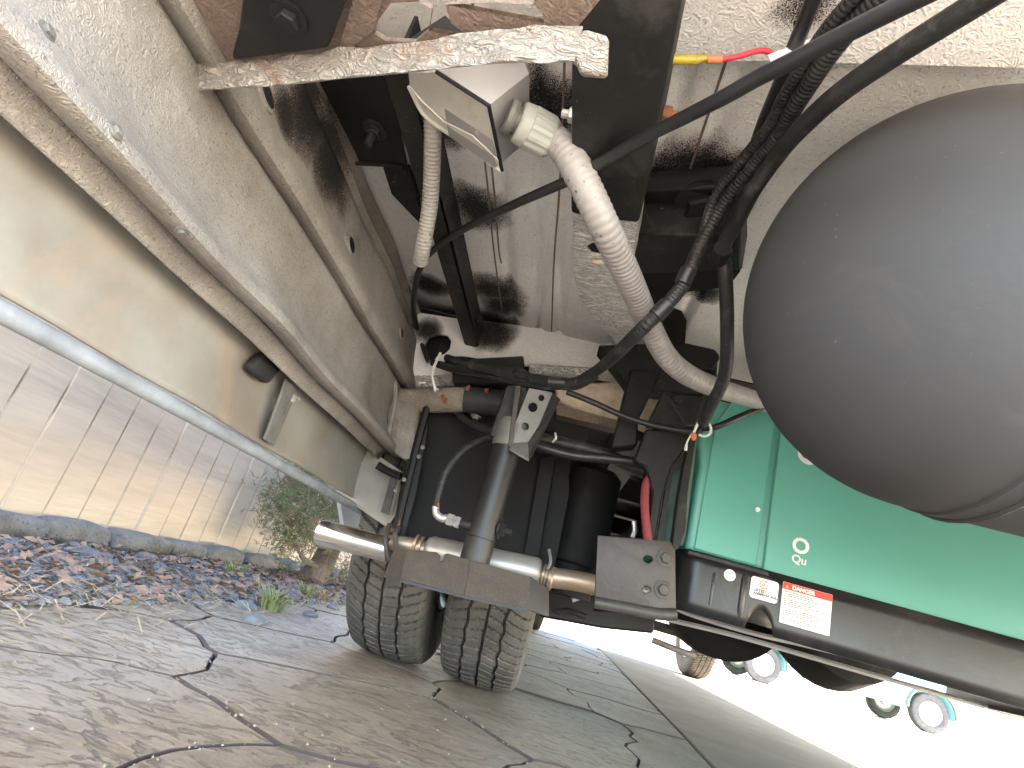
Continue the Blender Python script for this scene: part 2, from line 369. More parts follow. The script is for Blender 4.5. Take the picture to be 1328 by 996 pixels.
# ------------------------------------------------------------------ setting: ground
def strct(o): o['kind'] = 'structure'; return o
def sheet(name, x0, x1, y0, y1, z, m, nx=1, ny=1, par=None):
    V = [(x0+(x1-x0)*i/nx, y0+(y1-y0)*j/ny, z) for j in range(ny+1) for i in range(nx+1)]
    F = [(j*(nx+1)+i, j*(nx+1)+i+1, (j+1)*(nx+1)+i+1, (j+1)*(nx+1)+i) for j in range(ny) for i in range(nx)]
    return mk(name, V, F, m, par)
strct(sheet('ground', -900, 900, -900, 900, -.09, M['ground']))
JX = lambda y: .455+.043*(y-1.53)          # joint between stamped and smooth concrete
GX = -.80                                    # left edge of the stamped slab
# smooth slab
sl_pts = [(JX(-4)+.006, -4), (9, -4), (9, 16), (JX(16)+.006, 16)]
slab = strct(flat('concrete_slab', [Vector((x, y, 0)) for x, y in sl_pts], .12, M['concrete'], direction=(0, 0, -.08), bevel=.004))
# stamped driveway with its flagstones
base = strct(flat('stamped_driveway', [Vector(p) for p in ((GX-.05, -4, -.014), (JX(-4)-.004, -4, -.014), (JX(16)-.004, 16, -.014), (GX-.05, 16, -.014))], .1, M['joint'], direction=(0, 0, -.066)))
def clip(poly, p, n):
    out = []
    for i in range(len(poly)):
        a, b = poly[i], poly[(i+1) % len(poly)]; da = (a-p).dot(n); db = (b-p).dot(n)
        if da <= 0: out.append(a)
        if da*db < 0: out.append(a+(b-a)*(da/(da-db)))
    return out
seeds = []
y = -1.6; row = 0
while y < 10:
    x = -1.2+(.18 if row % 2 else 0)
    while x < 1.3:
        seeds.append(Vector((x+rnd.uniform(-.12, .12), y+rnd.uniform(-.12, .12)))); x += .40
    y += .36; row += 1
edges_xy = []
for s in seeds:
    if not (GX-.25 < s.x < JX(s.y)+.25): continue
    poly = [Vector((s.x-1, s.y-1)), Vector((s.x+1, s.y-1)), Vector((s.x+1, s.y+1)), Vector((s.x-1, s.y+1))]
    for t in seeds:
        if t is s or (t-s).length > 1.1: continue
        mid = (s+t)/2; n = (t-s).normalized(); poly = clip(poly, mid-n*.0022, n)
        if not poly: break
    if not poly: continue
    n = Vector((1, -.043)).normalized(); poly = clip(poly, Vector((JX(0)-.004, 0)), n)
    poly = clip(poly, Vector((GX, 0)), Vector((-1, 0))) if poly else poly
    if len(poly) < 3: continue
    # jagged outline
    out = []
    for i in range(len(poly)):
        a, b = poly[i], poly[(i+1) % len(poly)]; L = (b-a).length; k = max(1, int(L/.035)); t = Vector((-(b-a).y, (b-a).x)).normalized() if L > 0 else Vector((0, 0))
        onj = abs(a.x-JX(a.y)) < .02 and abs(b.x-JX(b.y)) < .02
        for j in range(k):
            q = a+(b-a)*(j/k)
            # displacement depends only on world position so neighbours stay matched
            dq = Vector((noise.noise(Vector((q.x*9, q.y*9, 0))), noise.noise(Vector((q.x*9, q.y*9, 7)))))*.028
            if onj: dq = Vector((0, 0))
            elif j in (0,): dq *= 1
            out.append(q+dq)
    ar = abs(sum(out[i].x*out[(i+1) % len(out)].y-out[(i+1) % len(out)].x*out[i].y for i in range(len(out))))/2
    if ar < .008: continue
    zt = -.001+rnd.uniform(0, .004); N = len(out)
    c = sum(out, Vector((0, 0)))/N
    V = [Vector((q.x, q.y, -.03)) for q in out]+[Vector((q.x, q.y, zt-.004)) for q in out]+[Vector((q.x+(c.x-q.x)*.008, q.y+(c.y-q.y)*.03, zt)) for q in out]
    F = [(i, (i+1) % N, (i+1) % N+N, i+N) for i in range(N)]+[(i+N, (i+1) % N+N, (i+1) % N+2*N, i+2*N) for i in range(N)]+[tuple(range(2*N, 3*N))]
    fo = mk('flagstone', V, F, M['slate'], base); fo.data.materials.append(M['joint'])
    for p_ in fo.data.polygons:
        if len(p_.vertices) == 4 and abs(p_.normal.z) < .95: p_.material_index = 1
    edges_xy += [(out[k], out[(k+1) % N]) for k in range(N)]
# soil bed at the left
bed = []
nx, ny = 16, 60
for j in range(ny+1):
    for i in range(nx+1):
        x = -2.6+(GX+.0+2.6)*i/nx; y = -3+13*j/ny
        bed.append((x+(noise.noise(Vector((y*3, 0, 0)))*.05 if i == nx else 0), y, -.03+.035*noise.noise(Vector((x*2, y*2, 3)))+(.02 if i < nx-1 else -.02)))
strct(mk('garden_bed', bed, [(j*(nx+1)+i, j*(nx+1)+i+1, (j+1)*(nx+1)+i+1, (j+1)*(nx+1)+i) for j in range(ny) for i in range(nx)], M['soil'], smooth=True))
# litter, grass (nobody could count these)
def scatter(name, n, fn, m, label, cat):
    V = []; F = []
    for _ in range(n):
        v, f = fn(); k = len(V); V += v; F += [tuple(i+k for i in q) for q in f]
    return tag(mk(name, V, F, m), label, cat, kind='stuff')
def leaf():
    x = rnd.uniform(-1.45, GX+.03); y = rnd.uniform(.6, 6) ; 
    c = Vector((x, y, .0+rnd.uniform(0, .025))); a = rnd.uniform(0, 6.3); l = rnd.uniform(.008, .022); wd = l*rnd.uniform(.3, .6)
    d = Vector((math.cos(a), math.sin(a), rnd.uniform(-.5, .5)))*l; e = Vector((-math.sin(a), math.cos(a), rnd.uniform(-.6, .6)))*wd
    return [c-d, c+e+Vector((0, 0, .003)), c+d, c-e], [(0, 1, 2), (0, 2, 3)]
scatter('leaf_litter', 6000, leaf, M['litter'], 'brown and red dry leaf litter covering the bed at the foot of the fence', 'leaf litter')
def strawf():
    x = rnd.gauss(GX, .09) if rnd.random() < .7 else rnd.uniform(-1.4, GX); y = rnd.uniform(.4, 6)
    c = Vector((x, y, rnd.uniform(.0, .02))); a = rnd.uniform(0, 6.3); l = rnd.uniform(.01, .04)
    d = Vector((math.cos(a), math.sin(a), rnd.uniform(-.25, .25)))*l; e = Vector((-math.sin(a), math.cos(a), 0))*.0012
    return [c-d-e, c-d+e, c+d+e, c+d-e], [(0, 1, 2, 3)]
scatter('dry_straw', 5000, strawf, M['straw'], 'yellow dry straw and chips along the edge of the paving', 'straw')
def pebf():
    x = rnd.uniform(-1.42, GX+.04); y = rnd.uniform(.5, 5.5); c = Vector((x, y, .004)); r = rnd.uniform(.004, .012)
    v = [c+Vector((r*math.cos(a), r*.8*math.sin(a), 0)) for a in (0, 1.05, 2.1, 3.14, 4.2, 5.2)]+[c+Vector((r*.5*math.cos(a), r*.5*math.sin(a), r*.7)) for a in (0, 1.05, 2.1, 3.14, 4.2, 5.2)]
    return v, [(i, (i+1) % 6, (i+1) % 6+6, i+6) for i in range(6)]+[tuple(range(6, 12))]
scatter('gravel', 6500, pebf, M['stone'], 'fine blue grey gravel scattered through the garden bed', 'gravel')
def gritf():
    a, b = rnd.choice(edges_xy)
    q = a.lerp(b, rnd.random()); q = q+Vector((rnd.gauss(0, .006), rnd.gauss(0, .006)))
    if noise.noise(Vector((q.x*4, q.y*4, 9))) < .08: q = a+Vector((rnd.gauss(0, .25), rnd.gauss(0, .25)))
    if q.x > JX(q.y)-.01: q.x = GX+rnd.random()*.1
    c = Vector((q.x, q.y, .002)); r_ = rnd.uniform(.0006, .0020); an = rnd.uniform(0, 3)
    pts_ = [c+Vector((r_*rnd.uniform(.7, 1.8)*math.cos(an+k*1.57), r_*math.sin(an+k*1.57), 0)) for k in range(4)]
    return pts_+[c+Vector((0, 0, r_*1.2))], [(0, 1, 4), (1, 2, 4), (2, 3, 4), (3, 0, 4)]
edges_xy = [e for e in edges_xy if .2 < e[0].y < 5]
scatter('joint_grit', 3200, gritf, M['grit'], 'sandy grit and chips lying in the joints of the stamped paving', 'grit')
def grass_tuft(px, py, n, h, m, label):
    c = P(px, py, Z=0); V = []; F = []
    for _ in range(n):
        a = rnd.uniform(0, 6.3); r0 = rnd.uniform(0, h*.35); b = c+Vector((math.cos(a)*r0, math.sin(a)*r0, -.01)); le = h*rnd.uniform(.5, 1); lean = rnd.uniform(.2, .8)
        d = Vector((math.cos(a), math.sin(a), 0)); s = Vector((-math.sin(a), math.cos(a), 0))*.0022
        k = len(V); p1 = b+Vector((0, 0, le*.55))+d*le*lean*.3; p2 = b+Vector((0, 0, le*.85))+d*le*lean
        V += [b-s, b+s, p1+s, p1-s, p2]; F += [(k, k+1, k+2, k+3), (k+3, k+2, k+4)]
    return tag(mk('grass_tuft', V, F, m), label, 'grass')
grass_tuft(350, 792, 90, .10, M['grass'], 'bright green grass tuft in the middle of the bed, nearest the paving')
grass_tuft(302, 748, 60, .09, M['grass'], 'green grass tuft beside the edging stones at the left')
grass_tuft(394, 776, 60, .09, M['grass'], 'yellow green grass tuft at the foot of the juniper trunk')
grass_tuft(418, 782, 50, .08, M['straw'], 'dry straw coloured grass tuft right of the juniper trunk')
grass_tuft(335, 765, 60, .07, M['straw'], 'small dry grass tuft in the leaf litter')
def boulder(name, c, rx, ry, rz, m, par=None, sd_=0, sq=1.0, lab=None):
    bm = bmesh.new(); bmesh.ops.create_icosphere(bm, subdivisions=3, radius=1)
    V = []
    for v in bm.verts:
        q = v.co.copy()
        if sq != 1: q = Vector([math.copysign(abs(k)**sq, k) for k in q])
        q *= 1+.16*noise.noise(q*1.3+Vector((sd_, 0, 0)))
        V.append(Vector(c)+Vector((q.x*rx, q.y*ry, q.z*rz)))
    F = [tuple(v.index for v in f.verts) for f in bm.faces]; bm.free()
    return mk(name, V, F, m, par, smooth=True)
big = [(377, 778, .07, 'rounded blue grey stone beside the grass tuft in the bed'), (432, 790, .05, 'flat pale stone at the edge of the bed by the tyre'), (318, 790, .06, 'long grey stone half buried left of the green grass'),
       (330, 808, .055, 'flat blue grey stone at the edge of the paving'), (298, 778, .05, 'blue grey stone at the left of the bed'), (352, 770, .05, 'grey stone behind the bright green grass'), (402, 800, .045, 'small blue stone in the straw at the paving edge')]
for i, (x, y, r, l) in enumerate(big):
    c = P(x, y, Z=0); tag(boulder('river_stone', c+Vector((0, 0, .005)), r*.5, r*.62, r*.27, M['stone'], sd_=i*3.1), l, 'stone')
for i in range(75):
    x = rnd.uniform(-1.4, GX-.02); y = rnd.uniform(.3, 5.5); r = rnd.uniform(.018, .04)
    tag(boulder('river_stone', (x, y, .004), r, r*rnd.uniform(.8, 1.3), r*.5, M['stone'], sd_=i*7.7+50), 'small rounded blue grey stone lying among the leaf litter of the bed', 'stone', 'small river stones scattered in the bed')
# edging stones along the fence foot
edg = empty('stone_edging', (-1.42, 3, 0), 'row of rough grey edging stones along the foot of the fence', 'edging')
y = .6; i = 0
while y < 7:
    L = rnd.uniform(.2, .42); boulder('stone', (-1.42+rnd.uniform(-.02, .02), y+L/2, .03), .05, L*.51, .038+rnd.uniform(-.006, .008), M['edging'], edg, i*5.3, .6); y += L; i += 1
# fence
fe = empty('board_fence', (-1.52, 3, 0), 'tan board fence of tall vertical planks behind the garden bed', 'fence')
y = -.6
while y < 9.2:
    wd = .145; t = rnd.uniform(-.003, .003)
    b = box('board', (-1.525+t, -1.505+t), (y, y+wd-.008), (.03, 1.95), M['fence'], fe, bevel=.002); y += wd
for z in (.35, 1.5): box('rail', (-1.57, -1.529), (-.6, 9.2), (z, z+.09), M['fence'], fe)
# juniper
tr = empty('juniper', P(398, 756, Z=0), 'leaning juniper with grey bark and sparse green and brown foliage before the fence', 'tree')
def at_x(px, py, yy): return P(px, py, Y=yy)
b0 = P(398, 758, Z=-.02); t1 = P(428, 712, Y=b0.y+.05)
d = (t1-b0)
tp = [b0, b0+d*.5+Vector((.01, 0, 0)), t1, b0+d*1.7+Vector((0, .05, .03)), b0+d*2.6+Vector((0, .1, .1)), b0+d*3.8+Vector((0, .15, .2))]
trunk = tube('trunk', tp, [.085, .068, .06, .052, .04, .02], M['bark'], tr, seg=18)
crown_c = []
for (x, y, yy) in ((376, 640, 2.9), (388, 665, 2.8), (400, 684, 2.8), (420, 650, 3.0), (432, 680, 3.1), (410, 630, 3.1), (386, 622, 3.0), (372, 690, 2.8), (450, 690, 3.3), (440, 655, 3.3), (395, 610, 3.1), (360, 655, 2.8), (452, 735, 3.35), (384, 704, 2.8)):
    c = P(x, y, Y=yy); crown_c.append(c)
    k = min(range(len(tp)), key=lambda i: abs(tp[i].z-c.z+.1)); mid = tp[k].lerp(c, .5)+Vector((rnd.uniform(-.03, .03), 0, -.03))
    tube('branch', [tp[k], mid, c], [.012, .008, .003], M['bark'], tr, seg=6, n=4)
def foliage(name, n, m, zmax=9):
    V = []; F = []
    for _ in range(n):
        c = rnd.choice(crown_c) if rnd.random() < .8 else rnd.choice(crown_c).lerp(rnd.choice(crown_c), rnd.random())
        o = c+Vector((rnd.gauss(0, .055), rnd.gauss(0, .07), rnd.gauss(0, .055)))
        a = Vector((rnd.gauss(0, 1), rnd.gauss(0, 1), rnd.gauss(.2, .8))).normalized()
        for k in range(7):                     # a feathery sprig
            dirn = (a+Vector((rnd.gauss(0, .5), rnd.gauss(0, .5), rnd.gauss(0, .5)))).normalized()
            s = dirn.cross(Vector((rnd.random()-.5, rnd.random()-.5, rnd.random()-.5))).normalized()*.0016
            st = o+a*k*.004; L = rnd.uniform(.014, .034); q = len(V)
            V += [st-s, st+s, st+dirn*L]; F.append((q, q+1, q+2))
    return mk(name, V, F, m, tr)
foliage('crown', 2300, M['leaf']); foliage('dry_foliage', 1300, M['leaf_dry'])
# ------------------------------------------------------------------ motorhome body
VXC = .72
mh = empty('motorhome', (VXC, 2.5, 0), 'parked motorhome seen from underneath, with pale sprayed floor, black chassis and dual rear tyres', 'motorhome')
def zr(X, k): return CAMH+abs(X)/k
def strip(name, prof, y0, y1, m, parent, ny=24, thick=.003, wob=0):
    """sheet metal with a cross section prof [(x,z)] running along Y"""
    V = []; F = []; n = len(prof)
    # resample finely
    pr = []
    for a, b in zip(prof, prof[1:]):
        L = math.hypot(a[0]-b[0], a[1]-b[1]); k = max(1, int(L/.006))
        for i in range(k): pr.append((a[0]+(b[0]-a[0])*i/k, a[1]+(b[1]-a[1])*i/k))
    pr.append(prof[-1])
    for _ in range(1):
        pr = [pr[0]]+[((pr[i-1][0]+2*pr[i][0]+pr[i+1][0])/4, (pr[i-1][1]+2*pr[i][1]+pr[i+1][1])/4) for i in range(1, len(pr)-1)]+[pr[-1]]
    n = len(pr)
    for j in range(ny+1):
        y = y0+(y1-y0)*j/ny
        for x, z in pr:
            V.append(Vector((x+wob*noise.noise(Vector((y*6, z*9, 1))), y, z+wob*noise.noise(Vector((x*9, y*6, 5))))))
    for j in range(ny):
        for i in range(n-1):
            a = j*n+i; F.append((a, a+1, a+1+n, a+n))
    o = mk(name, V, F, m, parent, smooth=True, auto=50)
    s = o.modifiers.new('solid', 'SOLIDIFY'); s.thickness = thick; s.offset = 0
    return o
Y0 = .02; Y1 = 1.22
# floor sheet, longitudinal pressed ribs included (left part over the cargo bay)
ribs = [(-.206, .012), (-.148, .016), (-.10, .010), (.02, .012), (.075, .012), (.14, .012)]
prof = [(-.455, FZ)]
for rx, h in ribs: prof += [(rx-.012, FZ), (rx-.004, FZ+.010), (rx+.004, FZ+.010), (rx+.012, FZ)]
prof.append((1.8, FZ))
strip('floor_panel', prof, Y0, Y1, M['coat'], mh, 10, .002)
X1, X2, X4, X5, X6, X7, X8, XD = -.45, -.425, -.385, -.40, -.362, -.385, -.40, -.42
inner = [(-.462, .792), (X1, zr(X1, .79)), (-.432, .772), (-.424, .766), (-.436, .752), (-.440, .744), (-.424, .735), (-.420, .730), (-.432, .716), (-.428, zr(-.428, .858)), (-.410, .692), (-.405, .66), (-.396, .625), (-.378, .592), (-.372, zr(-.372, 1.045)), (-.376, .566), (-.396, .578-.006), (-.404, .575), (-.396, .566), (-.392, .53), (-.390, .49), (-.372, .455), (-.352, zr(-.352, 1.667)+.003), (-.351, zr(-.351, 1.667)-.006), (-.366, .424), (-.380, .428), (X7, zr(X7, 1.81))]
ISW = strip('inner_side_wall', inner, Y0, 1.20, M['coat_side'], mh, 60, .002, .0045)
strip('flange', [(X7, zr(X7, 1.81)-.002), (-.392, .424), (X8, zr(X8, 2.07)), (X8+.001, zr(X8, 2.07)-.004)], Y0, 1.20, M['coat_side'], mh, 30, .002, .002)
# side skirt: backing, curled bottom edge
strip('skirt_panel', [(X8-.008, .52), (-.428, .44), (-.436, .39), (-.43, .34), (XD-.004, .318)], Y0-.1, 1.47, M['skirt'], mh, 30, .003, .003)
tube('skirt_edge', [(XD, Y0-.1, zr(XD, 4.85)), (XD, .5, zr(XD, 4.85)), (XD, 1.0, zr(XD, 4.85)-.003), (XD+.002, 1.47, zr(XD, 4.85)-.008)], .0085, M['skirt_edge'], mh, seg=10)
# body above: walls, roof and the long hull in front of the rear axle
XL, XR = -.475, 2*VXC+.475
box('body_wall', (XL-.02, XL), (Y0-.1, 1.25), (.34, 3.1), M['body'], mh)
box('body_wall', (XR, XR+.02), (Y0-.1, 5.6), (.45, 3.1), M['body'], mh)
box('body_wall', (XL-.02, XL), (2.12, 5.6), (.34, 3.1), M['body'], mh)
box('body_wall', (XL-.02, XL), (1.25, 2.12), (.80, 3.1), M['body'], mh)
box('rear_wall', (XL-.02, XR+.02), (Y0-.12, Y0-.1), (.70, 3.1), M['body'], mh)
box('front_wall', (XL-.02, XR+.02), (5.6, 5.62), (.72, 2.9), M['body'], mh)
box('roof', (XL-.02, XR+.02), (Y0-.12, 5.62), (3.1, 3.13), M['body'], mh)
box('forward_floor', (XL, XR), (Y1+.03, 5.6), (.80, .82), M['black'], mh)
box('cab_nose', (XL+.15, XR-.15), (5.63, 6.4), (.80, 1.5), M['body'], mh, bevel=.05)
strip('inner_side_wall', [(XR-.01, .79), (XR-.03, .6), (XR-.01, .455)], Y0, 5.5, M['coat_side'], mh, 8)
for xx, yb_ in ((-.232, 1.19), (-.222, .95), (-.118, 1.19), (.055, .72)):
    tube('sealant_seam', [(xx, .4, FZ-.001), (xx+.003, .7, FZ-.001), (xx, .9, FZ-.001), (xx+.002, yb_, FZ-.001)], .0016, M['coat_dark'], mh, seg=6)
# holes with punched rings in the inner wall
def on_obj(ob, px, py):
    d = (R3 @ Vector((px-CX, -(py-CY), -FOC))).normalized(); o = wloc(ob)
    ok, loc, nn, _ = ob.ray_cast(Vector((0, 0, CAMH))-o, d)
    if nn.dot(d) > 0: nn = -nn
    return loc+o, nn
for px, py, r, rg in ((453, 318, .0125, .021), (342, 122, .016, 0), (519, 432, .010, 0)):
    c, nn = on_obj(ISW, px, py); yv = Vector((0, 1, 0)); zv = nn.cross(yv).normalized(); c = c+nn*.0035
    lathe('drain_hole', c-nn*.004, c+nn, [(0, r*1.2), (.003, r*1.15), (.0045, r*.98)], M['coat_side'], mh, seg=24)
    lathe('hole_dark_disc', c-nn*.002, c+nn, [(0, r*.93), (.0032, r*.93)], M['rubber'], mh, seg=24)  # black disc for the darkness inside the hole; the wall is not cut
    if rg:
        ring = circ(c-nn*.003, rg, yv, zv, 40, rg*1.1)
        ring = [q+yv*noise.noise(q*170)*.004+zv*noise.noise(q*170+Vector((5, 5, 5)))*.004 for q in ring]
        tube('coating_ring', ring+[ring[0]], .0017, M['coat_side'], mh, seg=6, n=3)
for px, py in ((60, 40), (150, 170), (235, 300), (330, 420), (410, 500)):
    c, nn = on_obj(ISW, px, py); bolt('screw', c, nn, .004, M['bracket'], mh)
# rear cross plate with its wrinkled lip
lipb = [(200, 122), (290, 114), (345, 111), (390, 107), (440, 101), (490, 96.5), (540, 92), (600, 85), (660, 80), (745, 79)]
lipt = [(200, 84), (290, 77), (345, 73), (390, 69), (440, 65), (490, 60), (540, 54.5), (600, 47), (660, 42), (760, 39), (789, 46)]
LZ = .55
pb = [P(x, y, Z=LZ-.002) for x, y in lipb]
def lip_mesh():
    A = spline(pb, 14); nA = len(A); V = []; F = []; H = .0215; rows = 12
    for j in range(rows+1):
        t = j/rows
        for i, a in enumerate(A):
            hgt = H*t
            base_ = Vector((a.x, a.y-.0085*t, a.z+hgt))
            wr = noise.noise(Vector((a.x*42, hgt*170, 2)))*.0026+noise.noise(Vector((a.x*110, hgt*420, 5)))*.0007
            V.append(base_+Vector((0, -wr, (noise.noise(Vector((a.x*80, 3, 8)))*.0012 if j in (0, rows) else 0))))
    # back row
    for j in (rows, 0):
        for i, a in enumerate(A): V.append(Vector((a.x, a.y+.002-.0085*(j/rows), a.z+H*(j/rows)+.001)))
    R_ = rows+3
    for j in range(R_):
        j2 = (j+1) % R_
        for i in range(nA-1): F.append((j*nA+i, j*nA+i+1, j2*nA+i+1, j2*nA+i))
    F.append(tuple(j*nA for j in range(R_))); F.append(tuple(reversed([j*nA+nA-1 for j in range(R_)])))
    return V, F
V_, F_ = lip_mesh(); mk('cross_plate_lip', V_, F_, M['coat_lip'], mh, smooth=True, auto=60)
# tab hanging at the right end of the lip
flat('lip_tab', [P(738, 40, Z=LZ+.016), P(762, 38, Z=LZ+.017), P(789, 46, Z=LZ+.015), P(787, 97, Z=LZ-.004), P(752, 95, Z=LZ-.004), P(745, 78, Z=LZ), P(738, 78, Z=LZ)], .01, M['coat_lip'], mh, bevel=.002)
# cross plate above the lip (horizontal), slots cut through
CZ = .576
outer = pp([(150, -220), (960, -220), (745, 40), (700, 43), (600, 52), (480, 68), (290, 84), (150, 96)], Z=CZ)
slot = pp([(577, 6), (640, 3), (690, 6), (703, 16), (706, 30), (700, 44), (612, 50), (585, 30)], Z=CZ)
oval = pp([(507, 4), (545, 2), (560, 12), (556, 40), (538, 55), (500, 53), (486, 44), (488, 30)], Z=CZ)
flat('cross_plate', outer, .004, M['coat_dark'], mh, holes=[slot, oval])
pl = flat('tow_plate', pp([(322, -60), (470, -60), (448, 0), (424, 64), (303, 80), (300, 74), (309, 40)], Z=CZ-.012), .008, M['black'], mh, bevel=.002)
bolt('bolt', P(376, 22, Z=CZ-.012), (0, 0, -1), .009, M['black'], pl)
flat('cover_plate', pp([(470, -40), (520, -60), (492, 10), (484, 40), (455, 62), (440, 60)], Z=CZ-.004), .003, M['coat_dark'], mh)
flat('gusset', [P(528, 52, Z=CZ+.02), P(577, 20, Z=CZ+.05), P(612, 48, Z=CZ+.02)], .01, M['black'], mh)
# right-hand plate nearer than the ribs, with its drain hole
pr_ = flat('rear_floor_plate', pp([(800, -160), (1400, -160), (1400, 90), (1037, 80), (995, 79), (940, 79), (884, 77), (790, 70)], Z=FZ-.03), .02, M['coat'], mh, holes=[pcirc(1036, 36, 9, Z=FZ-.03, ry=11)])
flat('drain_hole_shade', pcirc(1036, 36, 16, Z=FZ-.022), 0, M['rubber'], mh, direction=(0, 0, .003))  # black disc put behind the drain hole in place of its shade
# left black bolted plate
bp = flat('hanger_plate', pp([(405, 90), (500, 80), (530, 230), (522, 217), (466, 212), (461, 200), (440, 158)], Z=.735), .006, M['black'], mh, bevel=.001)
bolt('bolt', P(486, 168, Z=.735), (0, 0, -1), .011, M['blackdust'], bp, stick=.03)
tube('hanger_edge', [P(462, 212, Z=.732), P(500, 214, Z=.732), P(524, 218, Z=.732)], .003, M['black'], mh, seg=8)
flat('hanger_gusset', pp([(497, 218), (530, 218), (553, 300), (540, 285), (508, 252)], Z=.75), .006, M['blackdust'], mh)
# long black angle running forward
zz = .71
a0, a1 = P(486, 60, Z=zz), P(603, 446, Z=zz); b0_, b1_ = P(524, 60, Z=zz), P(620, 448, Z=zz)
flat('longitudinal_strut', [a0, b0_, P(621, 449, Z=zz), P(612, 455, Z=zz), P(602, 446, Z=zz)], .006, M['blackdust'], mh, bevel=.0015)
c0 = P(590, 300, Z=zz)
flat('strut_flange', [b0_, Vector((b0_.x, b0_.y, zz+.045)), Vector((b1_.x, b1_.y, zz+.045)), b1_], .004, M['blackdust'], mh)
box('strut_nut', (b1_.x, b1_.x+.012), (b1_.y-.10, b1_.y-.08), (zz+.01, zz+.03), M['black'], mh, bevel=.003)
tube('strut_dimple', [P(580, 262, Z=zz+.02), P(584, 296, Z=zz+.02)], .006, M['black'], mh)
# frame rail: black receiver tube, then the pale creased rail behind it
RZ = .64
rr = flat('receiver_tube', pp([(741, -120), (920, -120), (886, 0), (866, 100), (849, 194), (828, 290), (770, 284), (740, 277)], Z=RZ), 0, M['blackdust'], mh, direction=(0, 0, .07), bevel=.004, seg=2)
for x, y in ((747, 150), (861, 148)): bolt('bolt', P(x, y, Z=RZ+.02), (-1 if x < 800 else 1, 0, 0), .008, M['rust'] if x > 800 else M['zinc'], mh, washer=False, stick=.014)
RZ2 = .672
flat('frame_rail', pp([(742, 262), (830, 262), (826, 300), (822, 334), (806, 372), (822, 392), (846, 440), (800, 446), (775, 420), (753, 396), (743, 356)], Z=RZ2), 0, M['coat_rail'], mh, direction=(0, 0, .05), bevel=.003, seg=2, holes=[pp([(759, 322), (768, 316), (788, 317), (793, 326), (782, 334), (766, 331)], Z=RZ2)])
flat('rail_hole_shade', pp([(752, 306), (805, 306), (805, 345), (752, 345)], Z=RZ2+.006), 0, M['rubber'], mh, direction=(0, 0, .004))  # black plate standing in for the shade inside the rail hole
boulder('foam_residue', P(774, 340, Z=RZ2-.001), .009, .005, .003, M['foam'], mh, 3)
# black cross beams at the right
flat('cross_beam', pp([(826, 303), (960, 306), (962, 352), (832, 356), (820, 336)], Z=.70), 0, M['blackdust'], mh, direction=(0, 0, .06), bevel=.003)
flat('cross_beam', pp([(830, 248), (965, 240), (965, 310), (828, 306)], Z=.75), 0, M['black'], mh, direction=(0, 0, .035), bevel=.003)
c = P(912, 266, Z=.75); bolt('large_bolt', c, (0, -.3, -1), .024, M['black'], mh)
hb = flat('mount_block', pp([(826, 352), (960, 352), (945, 372), (880, 380), (850, 410), (820, 380)], Z=.73), 0, M['rubber'], mh, direction=(0, 0, .05))
flat('opening_shade', pp([(858, 404), (870, 400), (884, 406), (890, 418), (888, 446), (856, 446)], Z=FZ-.006), 0, M['rubber'], mh, direction=(0, 0, .004))  # flat dark sheet in place of the shade within an opening
# rear crossmember at the kick-up: sloping pale face, flange, opening
YM = 1.20
cz_ = lambda px, py, yy=YM: P(px, py, Y=yy)
flat('crossmember', [cz_(520, 395), cz_(545, 405), cz_(590, 412), cz_(642, 417), cz_(700, 425), cz_(773, 432), cz_(800, 445), cz_(880, 470), cz_(870, 500), cz_(815, 490), cz_(690, 474), cz_(585, 470), cz_(586, 486), cz_(508, 488), cz_(505, 465)], .012, M['coat'], mh, bevel=.003, seg=2,
     holes=[[cz_(*q) for q in ((552, 462), (549, 452), (556, 438), (568, 433), (580, 434), (585, 442), (583, 452), (577, 458), (566, 462), (560, 470))]])
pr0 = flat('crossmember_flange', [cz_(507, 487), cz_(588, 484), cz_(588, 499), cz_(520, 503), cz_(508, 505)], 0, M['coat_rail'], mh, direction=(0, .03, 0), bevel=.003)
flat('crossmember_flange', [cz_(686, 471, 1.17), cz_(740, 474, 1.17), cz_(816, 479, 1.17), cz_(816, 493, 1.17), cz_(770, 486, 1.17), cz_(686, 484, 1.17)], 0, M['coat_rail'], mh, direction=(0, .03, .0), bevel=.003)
flat('foam_seam', [cz_(720, 498), cz_(812, 494), cz_(806, 548), cz_(770, 540), cz_(722, 520)], 0, M['foam'], mh, direction=(0, .04, 0), bevel=.004)
flat('foam_seam', [cz_(722, 524), cz_(806, 546), cz_(800, 556), cz_(722, 538)], 0, M['coat_dark'], mh, direction=(0, .04, 0))
flat('foam_seam', [cz_(826, 510), cz_(858, 510), cz_(846, 558), cz_(826, 550)], 0, M['foam'], mh, direction=(0, .04, 0), bevel=.004)
flat('wheelhouse_panel', [cz_(720, 530, 1.5), cz_(752, 538, 1.5), cz_(750, 574, 1.5), cz_(716, 562, 1.5)], 0, M['foam'], mh, direction=(0, .04, 0))
box('wheelhouse_panel', (XL+.01, .02), (1.245, 1.25), (.56, .795), M['black'], mh)  # added behind the crossmember hole to block outside light
